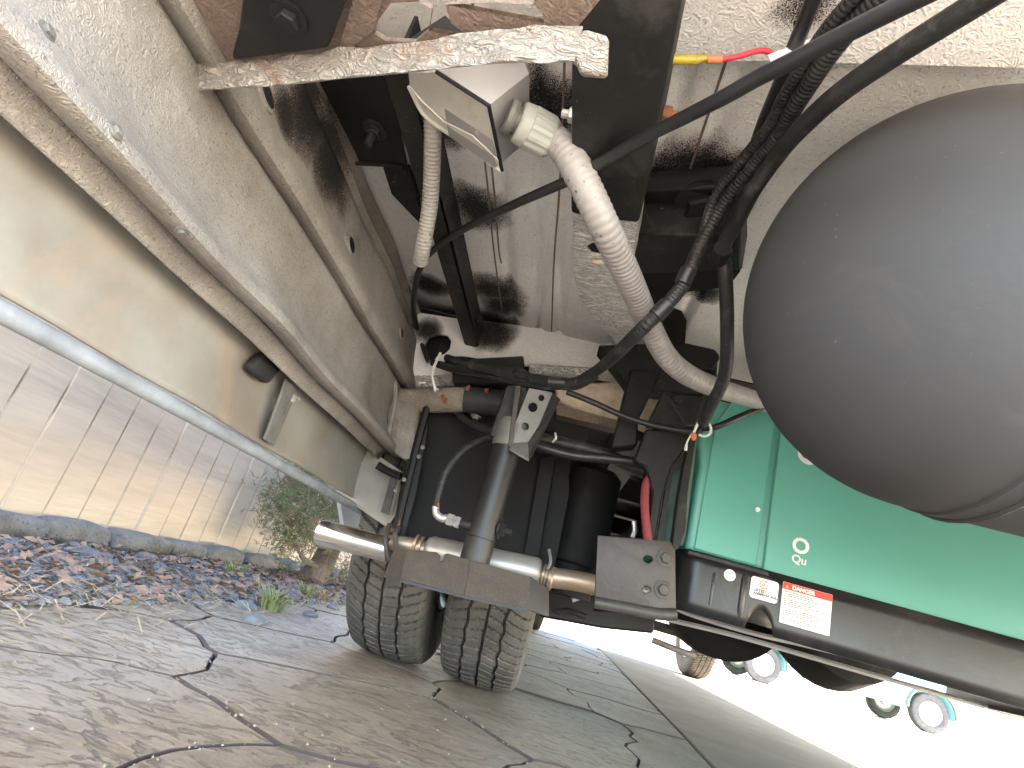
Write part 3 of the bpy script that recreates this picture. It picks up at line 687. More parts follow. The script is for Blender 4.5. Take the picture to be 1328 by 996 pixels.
# folded corner piece at the end of the inner wall
def lumpy(name, pix, yy, depth, m, amp=.006, label=None):
    """a rounded pressed panel: filled outline with a wrinkled face"""
    pts = [P(x, y, Y=yy) for x, y in pix]; c = sum(pts, Vector())/len(pts); V = []; F = []; N = len(pts)
    pts = spline(pts+[pts[0]], 4)[:-1]; N = len(pts); K = 8
    for k in range(K+1):
        t = k/K
        for p in pts:
            q = c.lerp(p, t); q.y += depth*(t**3)+amp*noise.noise(q*45)+amp*.5*noise.noise(q*120); V.append(q)
    for k in range(K):
        for i in range(N): F.append((k*N+i, k*N+(i+1) % N, (k+1)*N+(i+1) % N, (k+1)*N+i))
    V += [p+Vector((0, depth+.03, 0)) for p in pts]
    for i in range(N): F.append((K*N+i, K*N+(i+1) % N, (K+1)*N+(i+1) % N, (K+1)*N+i))
    F.append(tuple(range((K+1)*N, (K+2)*N)))
    return mk(name, V, F, m, mh, smooth=True)
lumpy('folded_corner', [(505, 470), (511, 500), (520, 510), (538, 516), (542, 545), (538, 575), (528, 592), (512, 586), (492, 560), (478, 540), (490, 505)], 1.12, .02, M['coat_side'])
tube('folded_seam', [P(x, y, Y=1.11) for x, y in ((508, 486), (513, 505), (511, 530), (506, 552), (503, 566))], .0055, M['coat_side'], mh, seg=8)
# pipe stub and its clamp
p0_, p1_ = P(522, 520, Y=1.15), P(606, 518, Y=1.13)
tube('tube_stub', [p0_, p1_], .0265, M['stub'], mh, seg=28, sm=False)
for x, y, r in ((577, 519, .0045), (607, 503, .005), (574, 514, .003)):
    boulder('rust_patch', P(x, y, Y=1.103), r, .002, r*1.4, M['rust'], mh, x)
slv = tube('clamp_sleeve', [P(603, 518, Y=1.13), P(652, 523, Y=1.13)], .0285, M['footdark'], mh, seg=28, sm=False)
bolt('rivet', P(631, 507, Y=1.097), (0, -1, .1), .005, M['rust'], slv, washer=False)
bolt('clamp_bolt', P(617, 540, Y=1.10), (0, 0, -1), .007, M['bracket'], slv)
# black channel over the stub carrying the wiring
flat('wiring_channel', [P(x, y, Y=1.10) for x, y in ((586, 466), (679, 461), (681, 480), (668, 498), (587, 496))], 0, M['black'], mh, direction=(0, .06, 0), bevel=.003)
# black chassis assembly right of centre
flat('chassis_beam', [P(x, y, Y=1.02) for x, y in ((775, 447), (860, 444), (932, 456), (930, 500), (905, 512), (860, 508), (816, 500), (800, 478))], 0, M['blackdust'], mh, direction=(0, .05, 0), bevel=.004)
flat('chassis_post', [P(x, y, Y=1.0) for x, y in ((818, 478), (858, 482), (828, 545), (826, 578), (794, 580), (804, 535))], 0, M['black'], mh, direction=(0, .04, 0), bevel=.003)
g1 = flat('gusset_plate', [P(x, y, Y=.97) for x, y in ((860, 507), (912, 514), (903, 553), (838, 552))], 0, M['blackdust'], mh, direction=(0, .02, 0), bevel=.003)
bolt('bolt', P(877, 519, Y=.97), (0, -1, 0), .009, M['blackdust'], g1)
tube('gusset_weld', [P(864, 512, Y=.968), P(890, 552, Y=.968)], .0015, M['footdark'], g1, seg=6, sm=False)
flat('gusset_plate', [P(x, y, Y=.98) for x, y in ((838, 556), (900, 560), (895, 575), (872, 604), (860, 640), (850, 700), (838, 700), (846, 640), (838, 606), (822, 597))], 0, M['black'], mh, direction=(0, .02, 0), bevel=.003)
flat('beam_cap', [P(x, y, Y=1.0) for x, y in ((870, 440), (928, 452), (935, 462), (926, 480), (900, 478), (878, 462))], 0, M['black'], mh, direction=(0, .02, 0), bevel=.004)
# mud flap and its dark supports
flat('mud_flap', [P(x, y, Y=1.19) for x, y in ((540, 520), (600, 524), (722, 560), (718, 600), (694, 720), (688, 745), (560, 720), (520, 690), (534, 620))], 0, M['rubber'], mh, direction=(0, .012, 0), bevel=.003)
flat('flap_edge_strap', [P(x, y, Y=1.17) for x, y in ((700, 592), (722, 590), (700, 722), (678, 724))], 0, M['rubber'], mh, direction=(0, .01, 0), bevel=.003)
rail_pts = [(556, 520), (541, 575), (530, 620), (520, 660), (510, 706)]
tube('flap_frame', [P(x, y, Y=1.13) for x, y in rail_pts], .008, M['black'], mh, seg=6)
flat('flap_frame', [P(x, y, Y=1.14) for x, y in ((534, 560), (556, 552), (540, 640), (524, 700), (512, 712), (505, 700), (520, 640))], 0, M['black'], mh, direction=(0, .008, 0), bevel=.002)
for x, y in ((548, 580), (543, 592), (524, 622), (513, 636)): bolt('frame_bolt', P(x, y, Y=1.122), (0, -1, 0), .0028, M['bracket'], mh)
flat('skirt_end_strip', [P(x, y, Y=1.2) for x, y in ((512, 612), (522, 615), (508, 668), (494, 664))], 0, M['skirt'], mh, direction=(0, .004, 0), bevel=.001)
flat('slotted_strap', [P(x, y, Y=1.16) for x, y in ((509, 610), (516, 612), (504, 668), (494, 664))], 0, M['plate'], mh, direction=(0, .003, 0))
flat('rust_flag', [P(x, y, Y=1.09) for x, y in ((497, 684), (514, 686), (519, 672), (518, 690), (498, 689))], 0, M['rust'], mh, direction=(0, .003, 0))
flat('skirt_end', [P(x, y, Y=1.205) for x, y in ((440, 556), (481, 584), (522, 612), (513, 668), (502, 684), (455, 652), (400, 600))], 0, M['skirt'], mh, direction=(0, .004, 0))
flat('arch_flare', [P(x, y, X=-.50) for x, y in ((440, 640), (500, 676), (506, 704), (500, 724), (452, 716), (447, 690))], 0, M['body'], mh, direction=(-.01, 0, 0))
flat('mud_flap', [P(x, y, Y=1.205) for x, y in ((712, 570), (738, 585), (738, 640), (716, 752), (684, 745))], 0, M['rubber'], mh, direction=(0, .01, 0))  # added dark sheet, stands for the shaded gap between flap and drum
# braces on the skirt inside
flat('skirt_pad', [P(x, y, X=-.415) for x, y in ((343, 459), (352, 456), (367, 478), (350, 498), (344, 497), (327, 482), (328, 473))], 0, M['blackdust'], mh, direction=(-.012, 0, 0), bevel=.004, seg=2)
sb = flat('skirt_brace', [P(x, y, X=-.412) for x, y in ((372, 492), (388, 502), (372, 540), (356, 578), (344, 570), (364, 515))], 0, M['bracket'], mh, direction=(-.004, 0, 0), bevel=.001, holes=[[P(x, y, X=-.412) for x, y in ((373, 520), (376, 522), (370, 538), (367, 536))]])
bolt('bolt', P(380, 516, X=-.412), (1, -.3, 0), .004, M['zinc'], sb, stick=.012)
tube('skirt_wire', [P(489, 603, Y=1.15), P(505, 612, Y=1.16), P(520, 618, Y=1.16)], .008, M['rubber'], mh, seg=8)
# dark air spring drum and rear axle, springs
dr = lathe('air_spring', P(768, 608, Y=1.36), P(768, 608, Y=1.36)+Vector((0, 0, -1)), [(0, .02), (.004, .06), (.018, .073), (.21, .073), (.222, .068), (.226, .055), (.26, .055), (.268, .06), (.29, .06)], M['rubber'], mh, seg=40)
lathe('axle_tube', (-.05, 1.6, .37), (1.5, 1.6, .37), [(0, .05), (1.55, .05)], M['blackdust'], mh)
lathe('differential', (.72, 1.45, .37), (.72, 1.8, .37), [(0, .05), (.03, .12), (.15, .15), (.27, .12), (.33, .05)], M['blackdust'], mh)
lathe('drive_shaft', (.72, 1.8, .37), (.72, 4.6, .5), [(0, .04), (2.8, .04)], M['black'], mh)
for x in (.02, 1.40): box('leaf_spring', (x, x+.07), (.98 if x > 1 else 1.32, 2.3), (.44, .5), M['black'], mh, bevel=.004)
box('frame_rail', (.10, .17), (1.3, 6.2), (.62, .79), M['black'], mh)
box('frame_rail', (1.27, 1.34), (.1, 6.2), (.62, .79), M['black'], mh)
for y in (2.4, 3.4, 4.4): box('floor_crossmember', (XL+.03, XR-.03), (y, y+.06), (.70, .79), M['black'], mh)
lathe('front_axle', (-.02, 5.8, .33), (1.46, 5.8, .33), [(0, .045), (1.48, .045)], M['blackdust'], mh)
# rest of the belly seen low behind the foot plate
flat('step_beam', [P(x, y, Y=1.5) for x, y in ((700, 755), (772, 768), (772, 790), (850, 795), (848, 822), (780, 815), (700, 800), (690, 780))], 0, M['black'], mh, direction=(0, .12, 0), bevel=.005)
tube('axle_link', [P(742, 778, Y=1.4), P(763, 770, Y=1.4), P(776, 764, Y=1.4)], .006, M['silver'], mh, seg=8)
tube('axle_link', [P(716, 790, Y=1.4), P(725, 793, Y=1.4), P(738, 792, Y=1.4), P(760, 800, Y=1.4)], .006, M['blackdust'], mh, seg=8)
tube('steering_link', [P(846, 830, Y=4.2), P(884, 845, Y=4.2), P(902, 850, Y=4.2)], .022, M['bracket'], mh, seg=10)
box('fuel_tank', (.35, .95), (2.6, 3.9), (.42, .72), M['rubber'], mh, bevel=.05, seg=3)
# curved dark pan below the generator
V = []; F = []; n = 24
pan_c = P(938, 770, Y=1.55)
lathe('brake_pan', P(946, 770, Y=1.75), P(946, 770, Y=1.75)+Vector((0, 1, 0)), [(0, .02), (.005, .15), (.02, .175), (.10, .175), (.11, .16)], M['rubber'], mh, seg=48)
for a in (((850, 799), (878, 806), (960, 826), (1100, 866), (1500, 980)), ((870, 786), (905, 800), (980, 822), (1100, 850), (1500, 950))):
    tube('rim_lit_edge', [P(x, y, Y=1.32) for x, y in a], .0055, M['silver'], mh, seg=6)  # bright tubes standing in for the sunlit rims of chassis edges
# ------------------------------------------------------------------ wheels
def tyre_mesh():
    R_, W = .37, .084; NT = 720
    g = (-.040, -.002, .038); hw = .0034; dp = .011
    cols = []                      # (x, depth, zigzag weight, kind)
    def rib(a, b, n, kind):
        for i in range(n): cols.append((a+(b-a)*(i+.5)/n, 0, 0, kind))
    e = -W
    for k, c in enumerate(g):
        rib(e, c-hw, 9 if k == 0 else 6, 's' if k == 0 else 'c')
        zw = .0022 if k != 1 else .0006
        cols += [(c-hw, 0, zw, 'e'), (c-hw*.8, dp, zw, 'g'), (c+hw*.8, dp, zw, 'g'), (c+hw, 0, zw, 'e')]
        e = c+hw
    rib(e, W, 9, 's')
    side = [(W+.006, -.020), (W+.011, -.040), (W+.013, -.075), (W+.010, -.11), (W, -.135), (W-.02, -.148)]
    V = []; F = []
    n = len(cols)+2*len(side)
    for t in range(NT):
        th = 2*math.pi*t/NT; c, s = math.cos(th), math.sin(th); z = (t % 16)/16; tri = abs(z-.5)*4-1
        row = []
        for a, b in reversed(side): row.append((-a, R_+b-(.004 if (-.045 < b and t % 8 < 1) else 0)))
        for x, d, zw, kd in cols:
            xx = x+zw*tri; r = R_-.011*(abs(x)/W)**3.2
            if kd == 'g': r -= dp
            elif kd == 'c':
                if (t+int(abs(x)*90)+(4 if x > 0 else 0)) % 8 == 0: r -= .012
            elif kd == 's':
                if (t+int((abs(x)-.04)*150)) % 8 == 0: r -= .013
            row.append((xx, r))
        for a, b in side: row.append((a, R_+b-(.004 if (-.045 < b and t % 8 < 1) else 0)))
        for x, r in row: V.append((x, c*r, s*r))
    for t in range(NT):
        t2 = (t+1) % NT
        for i in range(n-1): F.append((t*n+i, t*n+i+1, t2*n+i+1, t2*n+i))
    me = bpy.data.meshes.new('tyre'); me.from_pydata(V, [], F); me.materials.append(M['tyre'])
    bm = bmesh.new(); bm.from_mesh(me); bmesh.ops.recalc_face_normals(bm, faces=bm.faces); bm.to_mesh(me); bm.free()
    me.shade_smooth(); me.set_sharp_from_angle(angle=math.radians(25)); return me
def rim_mesh():
    pr = [(-.085, .222), (-.08, .228), (-.065, .212), (.05, .205), (.075, .212), (.085, .228), (.09, .222), (.07, .195), (.055, .15), (.06, .10), (.065, .075), (.085, .07), (.09, .03), (.09, .001)]
    V = []; F = []; N = 48
    for x, r in pr:
        for k in range(N): V.append((x, r*math.cos(2*math.pi*k/N), r*math.sin(2*math.pi*k/N)))
    for i in range(len(pr)-1):
        for k in range(N): F.append((i*N+k, i*N+(k+1) % N, (i+1)*N+(k+1) % N, (i+1)*N+k))
    # lug bumps
    for q in range(8):
        a = 2*math.pi*q/8; b = len(V)
        for xx in (.06, .085):
            for k in range(6): V.append((xx, .085*math.cos(a)+.011*math.cos(k*math.pi/3), .085*math.sin(a)+.011*math.sin(k*math.pi/3)))
        F += [(b+k, b+(k+1) % 6, b+6+(k+1) % 6, b+6+k) for k in range(6)]; F.append(tuple(range(b+6, b+12)))
    me = bpy.data.meshes.new('wheel'); me.from_pydata(V, [], F); me.materials.append(M['rim']); me.shade_smooth(); me.set_sharp_from_angle(angle=math.radians(35)); return me
TM, RM = tyre_mesh(), rim_mesh()
def wheel(x, y, parent, flip=False, steer=0, s=1.0, label=None):
    r = bpy.data.objects.new('wheel', RM); COL.objects.link(r); r.parent = parent; r.location = Vector((x, y, .368*s))-wloc(parent)
    r.rotation_euler = (rnd.uniform(0, 6), 0, (math.pi if flip else 0)+steer); r.scale = (s, s, s)
    t = bpy.data.objects.new('tyre', TM); COL.objects.link(t); t.parent = r
    if label: r['label'] = label
    return r
wheel(-.095, 1.60, mh, True, label='inner rear wheel of the left dual pair')
wheel(-.322, 1.60, mh, False, label='outer rear wheel of the left dual pair')
wheel(1.56, 1.60, mh); wheel(1.79, 1.60, mh, True)
wheel(1.455, 5.75, mh, True, .06, label='front wheel on the far side, seen under the belly'); wheel(-.02, 5.75, mh, False, .06)
# ------------------------------------------------------------------ junction box, connector, conduits
YJ = .43; sc = YJ/.47
O = P(636, 135, Y=YJ)
jb = empty('junction_box', O, 'grey steel junction box with an open bent cover hanging below the floor', 'electrical box')
face = [P(x, y, Y=YJ) for x, y in ((636, 135), (687, 95), (672, 60), (560, 50), (568, 91))]
dY = Vector((0, .085, 0))
flat('box_body', face, 0, M['boxmetal'], jb, direction=dY+Vector((0, 0, -.004)), bevel=.0015, seg=2)
# cover along the lower-left face
f0, f1 = P(634, 137, Y=YJ-.004), P(566, 93, Y=YJ-.004)
k0 = P(651, 221, Y=YJ+.088)
pn = (f1-f0).cross(k0-f0).normalized()
def onp(px, py, off=0):
    d = R3 @ Vector((px-CX, -(py-CY), -FOC)).normalized(); o = Vector((0, 0, CAMH))
    return o+d*((f0-o).dot(pn)/d.dot(pn)-off)
k1, m1, m2 = onp(531, 112), onp(595, 181), onp(552, 150)
cov = flat('cover', [f0, f1, onp(529, 94), k1, m2, m1, k0], .003, M['bright'], jb, bevel=.0008)
flat('cover_flange', [onp(552, 150, .001), onp(595, 181, .001), onp(649, 219, .001), onp(646, 208, .006), onp(612, 176, .010), onp(575, 158, .008), onp(545, 130, .004), onp(531, 112, .001)], .0015, M['bright'], cov)
tube('cover_edge', [f1, f0, k0], .0022, M['black'], cov, seg=6, sm=False)
tube('cover_hem', [k1, m2, m1, k0], .0032, M['bright'], cov, seg=8, sm=True)
bolt('screw', onp(619, 172, .006), (0, -.4, -1), .002, M['zinc'], cov, washer=False)
# nylon connector
ca, cb = P(662, 152, Y=.452), P(722, 184, Y=.475)
ax_ = (cb-ca); Lc = ax_.length
con = empty('conduit_connector', ca, 'ribbed grey nylon connector where the light conduit enters the steel box', 'connector')
lathe('lock_ring', ca-ax_.normalized()*.004, cb, [(0, .017), (.004, .0185), (.008, .017), (.009, .0135), (.016, .0135)], M['bracket'], con, seg=24)
def ribbed(name, a, b, prof, nr, m, par):
    a = Vector(a); T = (Vector(b)-a).normalized(); n = T.cross(Vector((0, 0, 1))).normalized(); bb_ = T.cross(n); V = []; F = []; S_ = nr*6
    for t, r in prof:
        for k in range(S_):
            an = 2*math.pi*k/S_; q = r*(1.0 if (k % 6) < 3 else .955); V.append(a+T*t+(n*math.cos(an)+bb_*math.sin(an))*q)
    L = len(prof)
    for i in range(L-1):
        for k in range(S_): F.append((i*S_+k, i*S_+(k+1) % S_, (i+1)*S_+(k+1) % S_, (i+1)*S_+k))
    F.append(tuple(range(S_))); F.append(tuple(reversed(range((L-1)*S_, L*S_))))
    return mk(name, V, F, m, par, smooth=True, auto=30)
lathe('collar', ca+ax_*.16, cb, [(0, .0185), (.002, .0205), (.010, .0215), (.012, .0215), (.0125, .0195), (.02, .019)], M['nut'], con, seg=32)
ribbed('compression_nut', ca+ax_*.36, cb, [(0, .020), (.002, .0222), (.024, .0218), (.030, .018), (.033, .0145)], 12, M['nut'], con)
def pts_w(lst): return [P(x, y, Y=yy) for x, y, yy in lst]
cpath = pts_w([(716, 178, .47), (734, 196, .47), (753, 229, .475), (783, 292, .50), (808, 345, .56), (826, 385, .62), (843, 424, .68), (864, 462, .73), (890, 485, .77), (924, 501, .82), (958, 512, .88), (998, 525, .98), (1040, 545, 1.10)])
tag(tube('flexible_conduit', cpath, [.0150, .0165, .0165, .0162, .016, .0158, .0156, .0154, .0154, .0152, .015, .015, .015], M['conduit'], None, seg=22, n=16, ring=(.0072, .0006)), 'thick light grey ribbed conduit curving down from the box connector across the frame', 'conduit')
tag(tube('flexible_conduit', pts_w([(568, 70, .45), (562, 130, .505), (561, 185, .545), (560, 225, .58), (557, 270, .62), (549, 318, .66), (545, 340, .69)]), .0108, M['conduit2'], None, seg=18, n=12, ring=(.005, .0006)), 'thinner dirty grey conduit hanging behind the junction box and dark strut', 'conduit')
# ------------------------------------------------------------------ cables
cb1 = [P(x, y, Z=z) for x, y, z in ((1330, -70, .56), (1200, -8, .57), (1100, 42, .58), (1036, 75, .585), (985, 100, .59), (937, 127, .595), (880, 156, .612), (829, 182, .626), (775, 213, .63), (735, 235, .632), (667, 265, .65), (598, 299, .69), (560, 326, .71), (545, 348, .715), (538, 375, .71), (537, 405, .71), (543, 434, .72))]+pts_w([(553, 462, 1.16), (556, 470, 1.22)])
tag(tube('power_cable', cb1, [.0058]*10+[.0056]*9, M['cable'], None, seg=14, n=10), 'smooth black cable running diagonally from the upper right to the hole in the crossmember', 'cable')
har = empty('wiring_harness', P(900, 340, Y=.62), 'black corrugated wiring harness draped from the tank down across the centre', 'wiring harness')
h1 = [(1420, -330, .32), (1240, -130, .35), (1110, 20, .38), (1037, 128, .42), (1013, 172, .45), (978, 214, .50), (940, 262, .55), (913, 308, .58), (897, 344, .595), (884, 372, .60), (858, 402, .605), (829, 430, .625), (790, 468, .74), (766, 485, .87), (741, 496, .90), (706, 494, .95), (667, 486, .99), (625, 476, 1.03), (598, 470, 1.06), (580, 464, 1.12)]
h1p = [P(1560, -330, Z=.66), P(1290, -130, Z=.67), P(1110, 28, Z=.68), P(1037, 128, Z=.69)]+pts_w(h1[4:])
tube('loom', h1p, [.0085]*8+[.0085]*5+[.008]*6, M['harness'], har, seg=14, n=12, ring=(.0045, .0006))
h2 = [(x-7-(.9 if i < 5 else 0)*6, y-2, yy+.012) for i, (x, y, yy) in enumerate(h1[:9])]
h2p = [p+Vector((-.012, -.004, .004)) for p in h1p[:7]]+[h1p[7]+Vector((-.003, 0, .002)), h1p[8]+Vector((0, .001, .001))]
tube('loom', h2p, .006, M['harness'], har, seg=10, n=10, ring=(.0045, .0005))
tube('loom', [P(1600, -200, Z=.64), P(1290, -10, Z=.65), P(1110, 105, Z=.66), P(1040, 165, Z=.67)]+pts_w([(1006, 205, .47), (975, 250, .51), (955, 290, .56), (938, 322, .60), (941, 360, .62), (943, 420, .66), (942, 470, .70), (936, 498, .73), (922, 526, .77), (912, 548, .82)]), .0085, M['harness'], har, seg=12, n=10)
for k, off in enumerate((-6, 0, 6)):
    tube('wire', pts_w([(560, 470+off*.3, 1.14), (590, 478+off*.6, 1.07), (630, 482+off, 1.02), (680, 494+off*.8, .97), (720, 500+off*.5, .93), (760, 494+off*.6, .885)]), .0042, M['harness'], har, seg=8)
for k in range(5):
    o1, o2, o3 = rnd.uniform(-10, 8), rnd.uniform(-9, 9), rnd.uniform(-6, 6)
    tube('wire', pts_w([(578, 466+o1*.3, 1.13), (605, 470+o1, 1.055), (640, 478+o2, 1.025), (672, 484+o3, .985), (705, 494+o2*.5, .955), (738, 500+o3*.4, .925)]), rnd.uniform(.0022, .0038), M['harness'] if k % 2 else M['cable'], har, seg=7)
tube('tape_wrap', pts_w([(612, 473, 1.035), (640, 480, 1.015), (668, 487, .985)]), .0115, M['harness'], har, seg=12)
tube('tape_wrap', pts_w([(690, 492, .96), (716, 496, .94), (745, 498, .905), (770, 486, .87)]), .0105, M['harness'], har, seg=12)
for (x, y, yy, x2, y2) in ((893, 350, .592, 885, 368), (866, 394, .598, 850, 410), (735, 497, .91, 712, 495)):
    tube('tape_wrap', [P(x, y, Y=yy), P(x2, y2, Y=yy+.005)], .0096, M['cable'], har, seg=14, sm=False)
tube('wire', pts_w([(735, 508, .94), (770, 522, .95), (810, 540, .955), (850, 552, .955), (900, 560, .955), (912, 556, .95), (930, 553, .93), (960, 540, .93), (1010, 520, .96)]), .0052, M['cable'], har, seg=10)
tube('wire', pts_w([(693, 568, 1.08), (730, 575, 1.08), (780, 588, 1.08), (835, 612, 1.08)]), .012, M['harness'], har, seg=10)
tube('wire', pts_w([(690, 576, 1.06), (740, 590, 1.06), (790, 595, 1.06), (832, 600, 1.06)]), .009, M['cable'], har, seg=10)
tube('wire', pts_w([(936, 318, .60), (950, 286, .57), (966, 240, .55), (975, 205, .535)])+[P(990, 160, Z=.735), P(1015, 100, Z=.725), P(1080, -60, Z=.72), P(1200, -300, Z=.72)], .007, M['cable'], har, seg=10)
cl = lathe('cable_clamp', P(937, 322, Y=.585), P(937, 322, Y=.585)+Vector((0, 1, 0)), [(0, .010), (.004, .0125), (.02, .0125)], M['black'], har, seg=20)
# white ties
tag(tube('cable_tie', pts_w([(571, 458, 1.10), (563, 476, 1.08), (561, 490, 1.07), (564, 503, 1.06), (566, 507, 1.06)]), [.003, .003, .003, .003, .0055], M['white'], None, seg=8), 'white cable tie hanging below the hole at the end of the harness', 'cable tie')
ring = [P(912, 556, Y=.915)+Vector((math.cos(a), 0, math.sin(a)))*.0125 for a in [i*.55-2.0 for i in range(9)]]
tag(tube('cable_tie', ring+pts_w([(900, 561, .92)]), .0022, M['white'], None, seg=8), 'white cable tie looped round the cable above the green generator', 'cable tie')
tag(tube('cable_tie', pts_w([(896, 564, .93), (891, 574, .93), (889, 584, .93)]), [.0015, .0015, .003], M['white'], None, seg=6), 'short white tie tail hanging beside the orange clip', 'cable tie')
tag(flat('wire_clip', [P(x, y, Y=.925) for x, y in ((897, 560), (904, 563), (903, 570), (899, 571), (896, 565))], .006, M['orange'], None, bevel=.001), 'small orange clip at the top corner of the generator', 'clip')
tag(tube('cable_tie', pts_w([(720, 562, 1.04), (721, 568, 1.03), (717, 573, 1.04)]), .0022, M['white'], None, seg=6), 'white tie bound round the dark wires right of the perforated bracket', 'cable tie')
# red wire with yellow crimp and white tag
rw = empty('spliced_red_wire', P(930, 76, Z=.73), 'red wire with a yellow crimp splice beside the black receiver tube', 'wire')
q = lambda x, y: P(x, y, Y=.385)
tube('crimp_sleeve', [q(868, 77), q(905, 77.5), q(912, 75.5), q(918, 76)], [.0042, .0042, .003, .003], M['yellow'], rw, seg=12, sm=False)
tube('crimp_end', [q(917, 77), q(936, 77)], .0036, M['orange'], rw, seg=12, sm=False)
tube('red_wire', [q(934, 77), q(958, 73), q(978, 67), q(990, 65.5), q(1000, 69), q(1010, 78)], .0024, M['red'], rw, seg=10)
flat('white_tag', [P(x, y, Y=.38) for x, y in ((996, 71), (1040, 54), (1090, 36), (1096, 52), (1040, 76), (1003, 87))], .001, M['white'], rw)
# ------------------------------------------------------------------ propane tank
tk = empty('propane_tank', (.6, .50, .35), 'large smooth dark grey tank with a domed end at the upper right', 'tank')
TC = P(1130, 372, Y=.52)
xa, Rr = .175, .189
prof = []
for i in range(1, 25):
    a = math.pi/2*i/24; prof.append((xa-xa*math.cos(a), Rr*math.sin(a)))
prof += [(xa+.012, Rr), (xa+.014, Rr+.002), (xa+.03, Rr+.002), (xa+.032, Rr), (1.0, Rr)]
for i in range(1, 25):
    a = math.pi/2*(1-i/24); prof.append((1.0+xa*math.cos(a), Rr*math.sin(a)))
TX = .128; TY, TZ = .50, .572
lathe('tank_shell', (TX, TY, TZ), (TX+1, TY, TZ), prof, M['tank'], tk, seg=80)
for sx in (.47, .92):
    lathe('strap', (TX+sx, TY, TZ), (TX+1, TY, TZ), [(0, Rr), (.0005, Rr+.004), (.045, Rr+.004), (.0455, Rr)], M['blackdust'], tk, seg=72)
    bolt('strap_bolt', (TX+sx+.022, TY-Rr*.75, TZ-Rr*.70), (0, -.72, -.70), .009, M['zinc'], tk, stick=.02)
tube('weld_bead', [(TX+xa+.031, TY+math.cos(a)*(Rr+.001), TZ+math.sin(a)*(Rr+.001)) for a in [2*math.pi*i/60 for i in range(61)]], .0035, M['tank'], tk, seg=6, sm=False)
# ------------------------------------------------------------------ generator
YG = 1.0
G = lambda x, y, yy=YG: P(x, y, Y=yy)
gl, gt, gb = G(889, 714).x, G(950, 528).z, G(889, 714).z
ge = empty('generator', (.5, 1.2, .27), 'teal green generator on a black tray hung at the right, with white stickers', 'generator')
GXR = gl+.66
hs = flat('housing', [Vector((G(889, 714).x-.001, YG, gb)), Vector((gl+.0, YG, gb+.15)), G(903, 566), G(926, 516), Vector((GXR, YG, G(926, 516).z)), Vector((GXR, YG, gb))], 0, M['green'], ge, direction=(0, .45, 0), bevel=.010, seg=3)
# two door panels standing proud
dxa = G(998, 560).x; dxb = G(990, 560).x
flat('door_panel', [Vector((gl+.012, YG-.004, gb+.006)), Vector((G(992, 640).x, YG-.004, gb+.006)), Vector((G(992, 640).x, YG-.004, gt+.03)), Vector((gl+.045, YG-.004, gt+.03)), Vector((gl+.014, YG-.004, gt-.04))], 0, M['green'], ge, direction=(0, .0035, 0), bevel=.0015)
zb = G(999, 746, YG-.007).z
dp = flat('door_panel', [Vector((G(1000, 640).x, YG-.007, zb)), Vector((GXR-.02, YG-.007, zb)), Vector((GXR-.02, YG-.007, gt+.008)), Vector((G(1000, 640).x, YG-.007, gt+.008))], 0, M['green'], ge, direction=(0, .0065, 0), bevel=.002)
bolt('screw', G(982, 661, YG-.005), (0, -1, 0), .0042, M['white'], ge, washer=False)
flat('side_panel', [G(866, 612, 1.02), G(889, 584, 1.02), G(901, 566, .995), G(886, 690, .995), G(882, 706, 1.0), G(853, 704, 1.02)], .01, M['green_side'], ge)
flat('edge_frame', [G(893, 566, .975), G(904, 562, .975), G(892, 640, .975), G(890, 688, .975), G(880, 712, .975), G(870, 716, .975), G(880, 640, .975)], 0, M['blackdust'], ge, direction=(0, .02, 0), bevel=.002)
flat('side_strip', [G(868, 608, .985), G(890, 583, .985), G(893, 590, .985), G(872, 616, .985), G(858, 706, .985), G(851, 706, .985)], 0, M['black'], ge, direction=(0, .01, 0))
# black tray: rounded front left corner, ribs, arch cut
YT = .985
trz0, trz1 = G(886, 794, YT).z, G(889, 714, YT).z+.004
xl = G(880, 750, YT).x
xarch = [G(965, 812, YT).x, G(978, 800, YT).x, G(988, 797, YT).x, G(998, 803, YT).x, G(1004, 816, YT).x]
pts = []
V = []; F = []
# plan outline with rounded corner extruded in Z, the front face carries the arch notch
n = 10; rc = .035
plan = [(xl+rc-rc*math.cos(a), YT+rc-rc*math.sin(a)) for a in [i*math.pi/2/n for i in range(n+1)]]
plan = [(xl, 1.44)]+plan
cols = [xl+rc+(xarch[0]-xl-rc)*i/6 for i in range(1, 6)]
def notch(x):
    t = (x-xarch[0])/(xarch[-1]-xarch[0])
    return .033*math.sin(math.pi*t)**.6 if 0 < t < 1 else 0
xs = cols+[xarch[0]+(xarch[-1]-xarch[0])*i/12 for i in range(13)]+[xarch[-1]+.03, xarch[-1]+.08, GXR+.02]
plan += [(x, YT) for x in xs]+[(GXR+.02, 1.44)]
N = len(plan); rows = 5
for j in range(rows+1):
    t = j/rows
    for x, y in plan:
        zlo = trz0+(notch(x) if y == YT else 0)+.002; V.append(Vector((x, y, zlo+(trz1-zlo)*t)))
for j in range(rows):
    for i in range(N-1): F.append((j*N+i, j*N+i+1, (j+1)*N+i+1, (j+1)*N+i))
tray = mk('tray', V, F, M['gbase'], ge, smooth=True, auto=50)
s_ = tray.modifiers.new('solid', 'SOLIDIFY'); s_.thickness = .004; s_.offset = 0
box('tray_floor', (xl+.01, GXR), (YT+.03, 1.42), (trz0+.04, trz0+.045), M['gbase'], ge)
flat('tray_ledge', [Vector((xl+.005, YT-.004, trz1)), Vector((G(998, 746, YT-.004).x, YT-.004, trz1)), Vector((G(998, 746, YT-.004).x, YT-.004, trz1-.011)), Vector((xl+.005, YT-.004, trz1-.011))], 0, M['gbase'], ge, direction=(0, .02, 0), bevel=.003)
